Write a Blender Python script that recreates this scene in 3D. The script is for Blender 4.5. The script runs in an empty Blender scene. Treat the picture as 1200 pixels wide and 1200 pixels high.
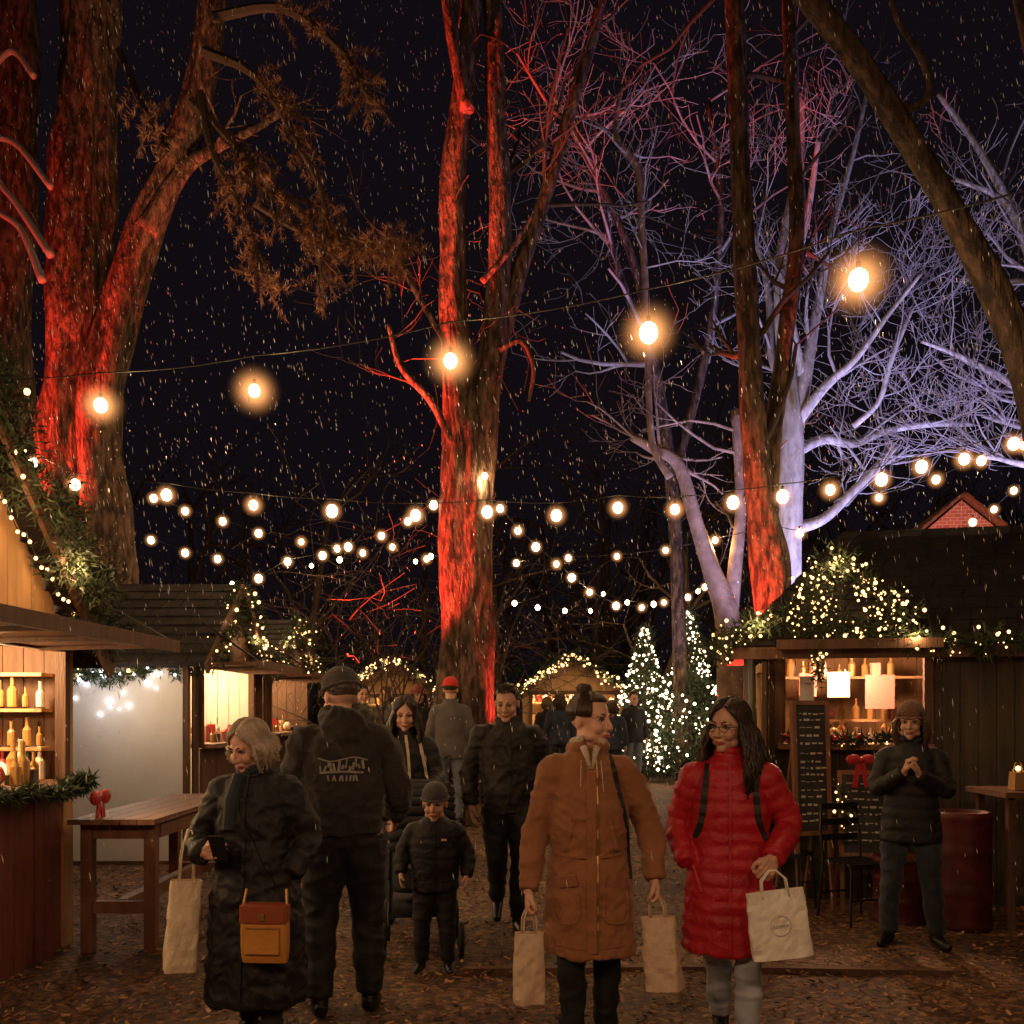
import bpy, math, random
import numpy as np
from mathutils import Vector, Matrix, noise
from mathutils.bvhtree import BVHTree
R=random.Random(7)
F=1100.0; HZ=832.0; CH=1.61
sc=bpy.context.scene
def P(px,py,d): return Vector(((px-600)/F*d, d, CH+(HZ-py)/F*d))
def sstep(a,b,x):
    t=max(0,min(1,(x-a)/(b-a))); return t*t*(3-2*t)
def gz(y): return 0.28*sstep(8,17,y)

# ------------------------------------------------------------------ mesh helpers
class MB:
    def __init__(s): s.v=[];s.f=[];s.m=[]
    def add(s,vs,fs,m=0):
        o=len(s.v); s.v.extend([tuple(v) for v in vs]); s.f.extend([tuple(i+o for i in f) for f in fs]); s.m.extend([m]*len(fs))
    def box(s,c,size,m=0,M=None,taper=1.0):
        hx,hy,hz=size[0]/2,size[1]/2,size[2]/2
        vs=[Vector((x*hx*(taper if z>0 else 1),y*hy*(taper if z>0 else 1),z*hz)) for z in(-1,1) for x,y in((-1,-1),(1,-1),(1,1),(-1,1))]
        if M is not None: vs=[M@v for v in vs]
        vs=[v+Vector(c) for v in vs]
        s.add(vs,[(3,2,1,0),(4,5,6,7),(0,1,5,4),(1,2,6,5),(2,3,7,6),(3,0,4,7)],m)
    def prism(s,a,b,w,t,m=0,up=Vector((0,0,1))):
        a=Vector(a);b=Vector(b);d=(b-a).normalized();x=d.cross(up)
        if x.length<1e-4:x=d.cross(Vector((0,1,0)))
        x.normalize();y=x.cross(d).normalized()
        vs=[]
        for p in(a,b):
            for i,j in((-1,-1),(1,-1),(1,1),(-1,1)): vs.append(p+x*i*w/2+y*j*t/2)
        s.add(vs,[(3,2,1,0),(4,5,6,7),(0,1,5,4),(1,2,6,5),(2,3,7,6),(3,0,4,7)],m)
    def tube(s,pts,rad,seg=8,m=0,flat=1.0,cap=True,rough=0,seed=0):
        pts=[Vector(p) for p in pts];n=len(pts)
        if not hasattr(rad,'__len__'): rad=[rad]*n
        t=(pts[1]-pts[0]).normalized()
        u=t.orthogonal().normalized() if abs(t.z)>.9 else t.cross(Vector((0,0,1))).normalized()
        if abs(t.z)>.9:
            u=Vector((1,0,0))-t*t.x; u.normalize()
        vs=[];fs=[]
        for i,p in enumerate(pts):
            if i==0:t2=t
            elif i==n-1:t2=(pts[i]-pts[i-1]).normalized()
            else:
                t2=(pts[i+1]-pts[i-1])
                t2=t2.normalized() if t2.length>1e-7 else t
            u=(u-t2*u.dot(t2)); u=u.normalized() if u.length>1e-6 else t2.orthogonal().normalized()
            w=t2.cross(u);t=t2
            for k in range(seg):
                a=2*math.pi*k/seg;r=rad[i]
                if rough: r*=1+rough*noise.noise(Vector((math.cos(a)*1.6+seed,math.sin(a)*1.6,p.z*.7)))+rough*.6*noise.noise(Vector((math.cos(a)*4+seed,math.sin(a)*4,p.z*1.3)))
                vs.append(p+u*math.cos(a)*r+w*math.sin(a)*r*flat)
        for i in range(n-1):
            for k in range(seg):
                k2=(k+1)%seg; fs.append((i*seg+k,i*seg+k2,(i+1)*seg+k2,(i+1)*seg+k))
        if cap:
            fs.append(tuple(range(seg-1,-1,-1))); fs.append(tuple((n-1)*seg+k for k in range(seg)))
        s.add(vs,fs,m)
    def ell(s,c,r,m=0,seg=14,rings=9,M=None):
        if not hasattr(r,'__len__'): r=(r,r,r)
        vs=[Vector((0,0,r[2]))];fs=[]
        for i in range(1,rings):
            th=math.pi*i/rings
            for k in range(seg):
                a=2*math.pi*k/seg
                vs.append(Vector((r[0]*math.sin(th)*math.cos(a),r[1]*math.sin(th)*math.sin(a),r[2]*math.cos(th))))
        vs.append(Vector((0,0,-r[2])))
        for k in range(seg): fs.append((0,1+k,1+(k+1)%seg))
        for i in range(rings-2):
            for k in range(seg):
                k2=(k+1)%seg;a=1+i*seg
                fs.append((a+k,a+seg+k,a+seg+k2,a+k2))
        L=len(vs)-1;a=1+(rings-2)*seg
        for k in range(seg): fs.append((L,a+(k+1)%seg,a+k))
        if M is not None: vs=[M@v for v in vs]
        c=Vector(c); s.add([v+c for v in vs],fs,m)
    def loft(s,secs,n=32,e=2.3,m=0,M=None):
        vs=[];fs=[]
        for z,cx,cy,rx,ry in secs:
            for k in range(n):
                a=2*math.pi*k/n;ca,sa=math.cos(a),math.sin(a)
                q=(abs(ca)**e+abs(sa)**e)**(-1/e)
                vs.append(Vector((cx+rx*q*ca,cy+ry*q*sa,z)))
        N=len(secs)
        for i in range(N-1):
            for k in range(n):
                k2=(k+1)%n; fs.append((i*n+k,i*n+k2,(i+1)*n+k2,(i+1)*n+k))
        fs.append(tuple(range(n-1,-1,-1))); fs.append(tuple((N-1)*n+k for k in range(n)))
        if M is not None: vs=[M@v for v in vs]
        s.add(vs,fs,m)
    def lathe(s,c,prof,seg=12,m=0):
        s.loft([(c[2]+z,c[0],c[1],r,r) for r,z in prof],n=seg,e=2,m=m)
    def obj(s,name,mats,parent=None,smooth=False,M=None):
        me=bpy.data.meshes.new(name); me.from_pydata(s.v,[],s.f); 
        if not hasattr(mats,'__len__'): mats=[mats]
        for x in mats: me.materials.append(x)
        me.polygons.foreach_set('material_index',s.m)
        me.polygons.foreach_set('use_smooth',[smooth]*len(s.f)); me.update()
        ob=bpy.data.objects.new(name,me); sc.collection.objects.link(ob)
        if parent: ob.parent=parent
        if M is not None: ob.matrix_local=M
        return ob
def empty(name,loc=(0,0,0),rot=0,scale=1,parent=None):
    e=bpy.data.objects.new(name,None); sc.collection.objects.link(e); e.location=loc; e.rotation_euler=(0,0,rot); e.scale=(scale,)*3
    e.empty_display_size=.1
    if parent:e.parent=parent
    return e
def remesh(ob,vox,it=3,disp=None):
    mats=[m for m in ob.data.materials][:1]
    par=ob.parent; ob.parent=None
    m=ob.modifiers.new('r','REMESH');m.mode='VOXEL';m.voxel_size=vox
    if it:
        q=ob.modifiers.new('s','SMOOTH');q.iterations=it;q.factor=.5
    dg=bpy.context.evaluated_depsgraph_get();dg.update()
    me=bpy.data.meshes.new_from_object(ob.evaluated_get(dg))
    ob.modifiers.clear();ob.data=me;me.materials.clear()
    for x in mats: me.materials.append(x)
    me.polygons.foreach_set('material_index',[0]*len(me.polygons))
    me.polygons.foreach_set('use_smooth',[True]*len(me.polygons))
    if disp:
        nv=[v.normal.copy() for v in me.vertices]
        for v,n in zip(me.vertices,nv): v.co=disp(v.co,n)
    me.update(); ob.parent=par
    return ob
def resample(pts,vals,n):
    pts=[Vector(p) for p in pts]
    out=[];ov=[]
    m=len(pts)-1
    for i in range(n):
        t=i/(n-1)*m;k=min(int(t),m-1);f=t-k
        p1,p2=pts[k],pts[k+1];p0=pts[k-1] if k>0 else p1*2-p2;p3=pts[k+2] if k+2<=m else p2*2-p1
        out.append(.5*((2*p1)+(p2-p0)*f+(2*p0-5*p1+4*p2-p3)*f*f+(3*p1-p0-3*p2+p3)*f**3))
        ov.append(vals[k]*(1-f)+vals[k+1]*f)
    return out,ov

# ------------------------------------------------------------------ materials
def mat(name,col,rough=.7,col2=None,scale=6,bump=0,bscale=60,stretch=(1,1,1),metal=0,detail=5,spec=.4,lo=.35,hi=.65,sheen=0,bdist=.02):
    m=bpy.data.materials.new(name);m.use_nodes=True;nt=m.node_tree;b=nt.nodes['Principled BSDF']
    b.inputs['Base Color'].default_value=(*col,1);b.inputs['Roughness'].default_value=rough;b.inputs['Metallic'].default_value=metal
    b.inputs['Specular IOR Level'].default_value=spec
    if sheen: b.inputs['Sheen Weight'].default_value=sheen
    tc=nt.nodes.new('ShaderNodeTexCoord');mp=nt.nodes.new('ShaderNodeMapping');mp.inputs['Scale'].default_value=stretch
    nt.links.new(tc.outputs['Object'],mp.inputs[0])
    if col2:
        n=nt.nodes.new('ShaderNodeTexNoise');n.inputs['Scale'].default_value=scale;n.inputs['Detail'].default_value=detail
        nt.links.new(mp.outputs[0],n.inputs['Vector'])
        r=nt.nodes.new('ShaderNodeValToRGB');r.color_ramp.elements[0].position=lo;r.color_ramp.elements[1].position=hi
        r.color_ramp.elements[0].color=(*col,1);r.color_ramp.elements[1].color=(*col2,1)
        nt.links.new(n.outputs['Fac'],r.inputs[0]);nt.links.new(r.outputs[0],b.inputs['Base Color'])
    if bump:
        n=nt.nodes.new('ShaderNodeTexNoise');n.inputs['Scale'].default_value=bscale;n.inputs['Detail'].default_value=4
        nt.links.new(mp.outputs[0],n.inputs['Vector'])
        bp=nt.nodes.new('ShaderNodeBump');bp.inputs['Strength'].default_value=bump;bp.inputs['Distance'].default_value=bdist
        nt.links.new(n.outputs['Fac'],bp.inputs['Height']);nt.links.new(bp.outputs[0],b.inputs['Normal'])
    return m
def emis(name,col,st):
    m=bpy.data.materials.new(name);m.use_nodes=True;nt=m.node_tree;nt.nodes.clear()
    o=nt.nodes.new('ShaderNodeOutputMaterial');e=nt.nodes.new('ShaderNodeEmission');e.inputs[0].default_value=(*col,1);e.inputs[1].default_value=st
    nt.links.new(e.outputs[0],o.inputs[0])
    try:m.cycles.emission_sampling='NONE'
    except Exception:pass
    return m
def wood(name,c1,c2,rough=.7): return mat(name,c1,rough,c2,3.0,.35,14,(6,6,.7),lo=.3,hi=.7)
M_bulb=emis('bulb_glass_lit',(1,.72,.38),22)
M_fairy=emis('fairy_bulb_lit',(1,.56,.22),4)
M_fairyw=emis('fairy_bulb_cool',(.85,.9,1),6)
M_cable=mat('black_cable',(.03,.025,.02),.5)
M_bark=mat('bark',(.035,.022,.016),.9,(.19,.115,.075),5,1.0,9,(3,3,.8),lo=.40,hi=.64,bdist=.06)
M_bark2=mat('pale_bark',(.28,.26,.24),.85,(.5,.47,.44),4,.6,10,(3,3,1))
M_twig=mat('twig_bark',(.07,.045,.032),.9)
M_twig2=mat('pale_twig_bark',(.3,.28,.28),.8)
M_needle=mat('fir_needles',(.02,.034,.014),.75,(.045,.065,.028),12)
M_needleb=mat('dry_pine_needles',(.17,.085,.045),.8,(.28,.15,.08),3)
M_red=wood('red_stained_boards',(.13,.035,.02),(.22,.06,.035))
M_tan=wood('honey_boards',(.42,.24,.10),(.55,.33,.15))
M_brown=wood('brown_boards',(.09,.045,.025),(.15,.075,.04))
M_dark=wood('dark_olive_boards',(.05,.04,.025),(.085,.065,.04))
M_white=mat('painted_white_panel',(.66,.62,.56),.6,(.74,.7,.64),2,.1,20)
M_roof=mat('dark_shingles',(.012,.009,.008),.9,(.026,.02,.018),4,.4,30)
M_black=mat('black_metal',(.01,.01,.01),.4)
M_table=wood('table_wood',(.17,.075,.042),(.27,.13,.075),.5)
M_skin=mat('skin',(.58,.33,.235),.5,(.64,.38,.28),18,.05,120)
M_skin2=mat('skin_warm',(.52,.29,.20),.5,(.58,.34,.24),18,.05,120)
M_lip=mat('lips',(.38,.10,.085),.45)
M_eye=mat('eye_white',(.5,.46,.42),.25)
M_iris=mat('iris_dark',(.02,.012,.01),.15)
M_brow=mat('brow',(.04,.025,.018),.8)

# ------------------------------------------------------------------ world/camera
w=bpy.data.worlds.new('World');sc.world=w;w.use_nodes=True;nt=w.node_tree
bg=nt.nodes['Background']
sky=nt.nodes.new('ShaderNodeTexSky');sky.sky_type='NISHITA';sky.sun_disc=False;sky.sun_elevation=math.radians(-4);sky.sun_rotation=math.radians(200)
mx=nt.nodes.new('ShaderNodeMix');mx.data_type='RGBA';mx.blend_type='MIX';mx.inputs[0].default_value=.93
nt.links.new(sky.outputs[0],mx.inputs[6]);mx.inputs[7].default_value=(.060,.042,.062,1)
nt.links.new(mx.outputs[2],bg.inputs[0]);bg.inputs[1].default_value=.085
cam=bpy.data.cameras.new('camera');co=bpy.data.objects.new('camera',cam);sc.collection.objects.link(co)
co.location=(0,0,CH);co.rotation_euler=(math.pi/2,0,0);cam.lens=33;cam.sensor_width=36;cam.shift_y=232/1200;cam.clip_end=600;sc.camera=co
sc.view_settings.view_transform='Standard';sc.view_settings.look='None';sc.view_settings.exposure=0

def lamp(name,loc,power,col=(1,.62,.3),rad=.04,parent=None,kind='POINT',target=None,angle=40,blend=.6,size=None):
    l=bpy.data.lights.new(name,kind);l.energy=power;l.color=col
    if kind=='AREA': l.size=size or .3
    else: l.shadow_soft_size=rad
    o=bpy.data.objects.new(name,l);sc.collection.objects.link(o);o.location=loc
    if kind=='SPOT': l.spot_size=math.radians(angle);l.spot_blend=blend
    if target is not None: o.rotation_euler=(Vector(target)-Vector(loc)).to_track_quat('-Z','Y').to_euler()
    if parent:o.parent=parent
    return o

# ------------------------------------------------------------------ ground
xs=sorted(set([-150,-80,-40,-20,-12]+[round(-8+.1*i,2) for i in range(161)]+[12,20,40,80,150]))
ys=sorted(set([-60,-30,-10,-4,0]+[round(1+.1*i,2) for i in range(170)]+[20,24,30,45,80,150,300]))
vs=[];fs=[]
for y in ys:
    for x in xs:
        near=1 if (abs(x)<=8 and 1<=y<=18) else 0
        z=gz(y)+near*(.025*noise.noise(Vector((x*.8,y*.8,0)))+.012*noise.noise(Vector((x*4,y*4,3))))
        vs.append((x,y,z))
nx=len(xs)
for j in range(len(ys)-1):
    for i in range(nx-1): fs.append((j*nx+i,j*nx+i+1,(j+1)*nx+i+1,(j+1)*nx+i))
g=MB();g.add(vs,fs)
mg=bpy.data.materials.new('bark_mulch_ground');mg.use_nodes=True;nt=mg.node_tree;b=nt.nodes['Principled BSDF']
tc=nt.nodes.new('ShaderNodeTexCoord')
v=nt.nodes.new('ShaderNodeTexVoronoi');v.inputs['Scale'].default_value=32;nt.links.new(tc.outputs['Object'],v.inputs['Vector'])
sep=nt.nodes.new('ShaderNodeSeparateColor');nt.links.new(v.outputs['Color'],sep.inputs[0])
r=nt.nodes.new('ShaderNodeValToRGB');cr=r.color_ramp
cr.elements[0].color=(.05,.025,.013,1);cr.elements[1].color=(.38,.20,.09,1);e=cr.elements.new(.6);e.color=(.15,.072,.034,1)
nt.links.new(sep.outputs[0],r.inputs[0])
n2=nt.nodes.new('ShaderNodeTexNoise');n2.inputs['Scale'].default_value=.9;n2.inputs['Detail'].default_value=4;nt.links.new(tc.outputs['Object'],n2.inputs['Vector'])
r2=nt.nodes.new('ShaderNodeValToRGB');r2.color_ramp.elements[0].position=.35;r2.color_ramp.elements[1].position=.65;r2.color_ramp.elements[0].color=(.32,.29,.27,1);r2.color_ramp.elements[1].color=(1,1,1,1)
nt.links.new(n2.outputs['Fac'],r2.inputs[0])
mm=nt.nodes.new('ShaderNodeMix');mm.data_type='RGBA';mm.blend_type='MULTIPLY';mm.inputs[0].default_value=1
nt.links.new(r.outputs[0],mm.inputs[6]);nt.links.new(r2.outputs[0],mm.inputs[7]);nt.links.new(mm.outputs[2],b.inputs['Base Color'])
bp=nt.nodes.new('ShaderNodeBump');bp.inputs['Strength'].default_value=.9;bp.inputs['Distance'].default_value=.03
nt.links.new(sep.outputs[1],bp.inputs['Height']);nt.links.new(bp.outputs[0],b.inputs['Normal']);b.inputs['Roughness'].default_value=.75
g.obj('ground',mg,smooth=True)
ch=MB()
for i in range(14000):
    y=2.8+10*R.random()**1.3;x=R.uniform(-1,1)*(.62*y+.5)
    l=R.uniform(.015,.05);wd=R.uniform(.006,.018)
    M=Matrix.Rotation(R.uniform(0,6.28),3,'Z')@Matrix.Rotation(R.uniform(-.5,.5),3,'Y')@Matrix.Rotation(R.uniform(-.5,.5),3,'X')
    ch.box((x,y,gz(y)+.012+R.uniform(0,.015)),(l,wd,.004),R.choice([0,0,1,2]),M)
ch.obj('wood_chips',[mat('chip_brown',(.18,.085,.04),.8),mat('chip_tan',(.42,.24,.12),.8),mat('chip_dark',(.05,.027,.015),.8)])
eb=MB()
eb.prism((-.3,5.75,.01),(1.2,5.8,.01),.06,.045);eb.prism((1.215,5.8,.01),(2.75,5.7,.01),.06,.045)
eb.obj('timber_path_edging',M_brown)

# ------------------------------------------------------------------ trees
def limb(mb,ctrl,d,m=0,seg=14,rough=.22,n=None,dd=0,seed=0):
    pts=[];rd=[]
    for i,(px,py,rp) in enumerate(ctrl):
        q=d+dd*i/(len(ctrl)-1); pts.append(P(px,py,q)); rd.append(rp/F*q)
    n=n or max(8,len(ctrl)*7)
    p,r_=resample(pts,rd,n)
    mb.tube(p,r_,seg,m,rough=rough,seed=seed)
    return p,r_
def grow(mb,p,dr,L,r,depth,m=0,up=.25,wig=.35,rnd=R,kids=(2,4),minr=.004,stop=0):
    n=4;pts=[p.copy()];q=p.copy();dcur=dr.normalized()
    for i in range(n):
        dcur=(dcur+Vector((rnd.gauss(0,wig*.5),rnd.gauss(0,wig*.5),rnd.gauss(0,wig*.5)+up*.25))).normalized()
        q=q+dcur*L/n;pts.append(q.copy())
    rr=[max(minr,r*(1-.55*i/n)) for i in range(n+1)]
    mb.tube(pts,rr,5 if r>.02 else 3,m,cap=False)
    if depth<=stop:return
    for k in range(rnd.randint(*kids)):
        i=rnd.randint(1,n);a=pts[i]
        side=dcur.orthogonal().normalized();side.rotate(Matrix.Rotation(rnd.uniform(0,6.28),3,dcur))
        nd=(dcur*.75+side*rnd.uniform(.5,1.0)).normalized()
        grow(mb,a,nd,L*rnd.uniform(.55,.8),rr[i]*.6,depth-1,m,up,wig,rnd,kids,minr,stop)
def spawn(mb,pts,rd,i0,count,L,depth,m,up=.3,out=Vector((0,0,0)),rf=.35,kids=(2,3),rnd=R,minr=.004):
    for k in range(count):
        i=rnd.randint(int(i0*len(pts)),len(pts)-1)
        t=(pts[min(i+1,len(pts)-1)]-pts[max(i-1,0)]).normalized()
        s=Vector((rnd.gauss(0,1),rnd.gauss(0,.6),rnd.gauss(0,.4))).normalized()
        grow(mb,pts[i],(t*.5+s+out).normalized(),L*rnd.uniform(.7,1.3),min(rd[i]*rf,.06),depth,m,up,.35,rnd,kids,minr)

t=MB();d=13
limb(t,[(100,1010,66),(98,830,56),(96,720,50),(90,650,44),(76,590,30),(80,450,28),(92,300,31),(100,150,30),(105,0,28),(108,-120,26)],d,seg=40,seed=1,rough=.34,n=80)
limb(t,[(112,900,40),(125,700,30),(122,600,28),(118,480,25),(135,380,21),(170,270,20),(205,190,18),(235,100,17),(250,0,15),(262,-110,14)],d,seg=30,seed=4,dd=-.4,rough=.34,n=80)
a=limb(t,[(170,270,14),(215,200,9),(250,175,7),(300,150,5),(350,120,3)],12.6,seg=8)
spawn(t,*a,.2,6,.9,2,0)
a=limb(t,[(10,900,40),(8,700,30),(4,400,28),(18,200,25),(22,0,22),(25,-100,20)],d+1,seg=16,seed=9)
for c in ([(20,560,5),(0,480,4),(-20,400,3)],[(60,300,5),(20,240,4),(0,215,4),(-30,160,3)],[(50,330,5),(25,270,4),(0,250,3)],[(60,220,4),(20,170,4),(-10,160,3)],[(40,90,4),(15,60,4),(-10,80,3)]):
    limb(t,c,12.2,m=2,seg=6,rough=0)
t.obj('tree',[M_bark,M_twig,M_twig2],smooth=True)
t=MB();d=12.5
limb(t,[(545,1010,44),(545,880,34),(545,780,30),(545,690,30),(547,580,28),(546,500,26),(536,420,17),(531,320,15),(533,200,15),(543,100,14),(552,0,13),(560,-120,12)],d,seg=36,seed=2,rough=.32,n=90)
a=limb(t,[(556,620,18),(562,500,20),(577,400,14),(585,280,13),(580,140,12),(577,0,11),(570,-120,10)],d+.1,seg=22,seed=5,rough=.28)
spawn(t,*a,.4,4,1.6,3,1)
a=limb(t,[(568,480,12),(590,390,10),(612,310,9),(640,230,8),(668,130,8),(700,20,7),(720,-100,5)],d+.2,seg=12,seed=6)
spawn(t,*a,.3,6,1.5,3,1)
a=limb(t,[(548,130,9),(530,40,8),(515,-60,6)],d-.2,seg=8)
a=limb(t,[(522,400,4),(480,330,3),(450,270,2)],d,seg=6);spawn(t,*a,.3,4,.9,2,1)
a=limb(t,[(530,520,5),(505,470,5),(470,430,4),(455,380,3)],d-.2,seg=6,rough=0);spawn(t,*a,.3,4,.9,2,1)
a=limb(t,[(565,330,4),(600,290,3),(625,250,2)],d-.2,seg=6,rough=0)
a=limb(t,[(585,410,4),(610,400,3),(625,430,3),(620,470,2)],d-.1,seg=6,rough=0)
t.obj('tree',[M_bark,M_twig],smooth=True)
t=MB();d=14.5
a=limb(t,[(862,960,18),(858,820,17),(852,720,15),(835,670,11),(815,610,9),(795,545,7),(765,525,6),(740,512,4)],d,seg=10,seed=3);spawn(t,*a,.6,6,1.0,2,0)
a=limb(t,[(855,740,9),(862,660,8),(868,590,7),(862,480,6)],d,seg=8);spawn(t,*a,.5,6,1.2,3,0)
a=limb(t,[(785,560,5),(765,520,4),(760,440,4),(757,350,4),(752,270,4),(748,200,5),(722,160,4),(728,100,3)],d-.3,seg=6);spawn(t,*a,.4,8,1.3,3,1)
t.obj('tree',[mat('tan_bark',(.16,.10,.07),.9,(.3,.2,.14),5,.8,12),M_twig2],smooth=True)
t=MB();d=11.3
a=limb(t,[(908,1000,28),(905,800,22),(903,680,20),(892,590,16),(880,480,14),(873,330,12),(866,180,11),(862,40,11),(860,-100,10)],d,seg=24,seed=7,rough=.32,n=60);spawn(t,*a,.4,6,1.2,3,1)
a=limb(t,[(900,640,10),(905,520,10),(920,400,9),(934,280,9),(930,150,8),(925,30,8),(922,-100,8)],d+.2,seg=12,seed=8);spawn(t,*a,.4,6,1.2,3,1)
t.obj('tree',[M_bark,M_twig],smooth=True)
t=MB();d=14;rv=random.Random(11)
limb(t,[(925,960,18),(925,760,16),(926,640,14),(929,520,14),(925,450,10),(916,380,9),(918,300,8),(935,200,6),(940,110,4)],d,seg=14,seed=10)
paths=[[(929,520,10),(945,430,8),(958,360,6),(975,270,4),(1000,180,3),(1020,90,2)],
[(930,500,8),(965,455,6),(1003,420,4),(1040,370,3),(1080,320,2)],
[(932,530,7),(965,515,6),(1000,520,5),(1040,505,4),(1090,497,4),(1140,497,3)],
[(928,620,8),(965,608,6),(1000,575,5),(1025,550,5),(1050,522,4)],
[(1000,500,4),(1030,470,3),(1045,420,3),(1070,360,2)],
[(930,480,6),(905,420,5),(900,340,4),(880,260,3)],
[(940,440,6),(925,350,5),(945,260,4),(960,160,3)]]
for i,c in enumerate(paths):
    p_,r_=limb(t,c,d,seg=8,dd=rv.uniform(-1,1.2),rough=.1)
    spawn(t,p_,r_,.2,7,1.0,3,1,up=.45,out=Vector((.35,0,.35)),rf=.42,rnd=rv,minr=.005)
t.obj('tree',[M_bark2,M_twig2],smooth=True)
t=MB()
for c,dq in (([(1290,900,16),(1270,600,14),(1240,420,9),(1200,280,6),(1150,180,4),(1100,110,3)],13),([(1290,700,10),(1260,520,7),(1200,460,5),(1130,420,3),(1080,400,2)],13.5),([(1290,500,8),(1220,330,5),(1180,240,4),(1120,210,2)],12.5),([(1290,640,8),(1230,560,5),(1180,540,3),(1150,535,2)],13)):
    p_,r_=limb(t,c,dq,seg=8,rough=.1);spawn(t,p_,r_,.25,10,1.2,3,1,up=.35,out=Vector((-.4,0,.2)),rf=.42,rnd=rv,minr=.005)
t.obj('tree',[M_bark2,M_twig2],smooth=True)
t=MB()
for c,dq in (([(800,900,9),(790,600,8),(765,420,7),(740,300,5),(690,190,4),(650,110,3)],17),([(770,440,5),(720,300,4),(700,200,3)],17),([(790,560,6),(830,400,5),(845,250,4),(830,120,3)],17.5)):
    p_,r_=limb(t,c,dq,seg=6,rough=0);spawn(t,p_,r_,.35,8,1.7,3,1,up=.2,rf=.5,rnd=rv,minr=.006)
t.obj('tree',[M_bark,M_twig2],smooth=True)
t=MB();d=6.2
a=limb(t,[(1285,1130,30),(1275,1000,26),(1262,750,23),(1235,560,21),(1205,440,19),(1165,340,17),(1120,255,15),(1070,170,14),(1010,75,12),(950,0,11),(880,-90,10)],d,seg=26,seed=12,rough=.28,n=70)
limb(t,[(1048,130,6),(1078,122,5),(1090,100,4),(1075,60,4),(1050,20,3),(1040,-40,3)],d,seg=7,rough=.1)
limb(t,[(1190,420,8),(1240,250,7),(1200,30,6),(1180,-60,5)],d+.3,seg=8)
t.obj('tree',[mat('dark_bark',(.02,.013,.01),.9,(.10,.06,.04),5,1.0,12,(3,3,.8),lo=.4,hi=.66,bdist=.05)],smooth=True)
t=MB();rs=random.Random(5)
for i in range(26):
    p=Vector((-1.7+rs.gauss(0,.5),14.2+rs.gauss(0,.5),gz(14)+rs.uniform(.2,.8)))
    grow(t,p,Vector((rs.gauss(0,.35),0,1)),rs.uniform(1.6,2.8),.02,3,0,-.35,.35,rs,(2,3),.005)
t.obj('shrub',[M_twig],smooth=True)
t=MB()
for i in range(60):
    x=rs.uniform(-20,22);y=rs.uniform(20,30)
    h=rs.uniform(3,7)
    p=Vector((x,y,.2));pts=[p,p+Vector((rs.gauss(0,.2),0,h*.5)),p+Vector((rs.gauss(0,.5),0,h))]
    t.tube(pts,[.14,.1,.06],6)
    for k in range(6): grow(t,pts[rs.choice([1,2])],Vector((rs.gauss(0,.8),0,rs.uniform(.3,1))),rs.uniform(1.4,2.6),.05,3,0,.2,.35,rs,(2,3),.01,1)
t.obj('distant_trees',[M_twig],smooth=True)
t=MB()
for i in range(9000):
    x=rs.uniform(-22,24);y=rs.uniform(23,25);top=2.6+1.2*noise.noise(Vector((x*.35,0,0)))+.8*noise.noise(Vector((x*1.1,4,0)))
    z=.2+top*rs.random()**.7
    c=Vector((x,y,z));s=rs.uniform(.15,.35)
    u=Vector((rs.gauss(0,1),rs.gauss(0,1),rs.gauss(0,1))).normalized();v_=u.orthogonal().normalized()
    t.add([c,c+u*s,c+u*s*.4+v_*s*.5],[(0,1,2)])
t.obj('hedge',[M_needle])
def spray(mb,p,dr,L,rnd,m=0,nl=.10,dens=230):
    pts=[];q=p.copy();dc=dr.normalized()
    for i in range(7):
        pts.append(q.copy());dc=(dc+Vector((rnd.gauss(0,.12),rnd.gauss(0,.12),rnd.gauss(0,.1)-.03))).normalized();q+=dc*L/6
    mb.tube(pts,[.012*(1-i/8) for i in range(7)],4,1,cap=False)
    for k in range(int(dens*L)):
        t_=rnd.random();i=min(5,int(t_*6));c=pts[i].lerp(pts[i+1],t_*6-i)
        s=Vector((rnd.gauss(0,1),rnd.gauss(0,1),rnd.gauss(0,1))).normalized()
        n=(s+dc*.8).normalized()*nl*rnd.uniform(.6,1.2);wv=n.orthogonal().normalized()*.005
        mb.add([c-wv,c+wv,c+n],[(0,1,2)],m)
t=MB();rp=random.Random(3)
for c,nn in (([(225,120,7),(270,165,6),(330,230,5),(400,275,3),(460,285,2)],60),([(240,60,6),(300,90,5),(350,170,4),(380,240,3),(375,320,2)],50),([(235,110,6),(250,180,4),(290,260,3),(310,330,2)],36),([(140,60,5),(170,130,4),(200,180,3)],20),([(250,20,6),(330,10,5),(400,60,4),(440,130,3)],36),([(300,240,4),(350,270,3),(420,290,2),(465,300,2)],55)):
    p_,r_=limb(t,c,11.6,m=1,seg=6,rough=0,dd=-1)
    for k in range(nn):
        i=rp.randint(int(len(p_)*.25),len(p_)-1)
        tt=(p_[min(i+1,len(p_)-1)]-p_[i-1]).normalized()
        s=Vector((rp.gauss(0,1),rp.gauss(0,.8),rp.gauss(0,.7))).normalized()
        spray(t,p_[i],tt*.8+s*.6,rp.uniform(.25,.55),rp)
t.obj('pine_branch_foliage',[M_needleb,M_twig])

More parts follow.
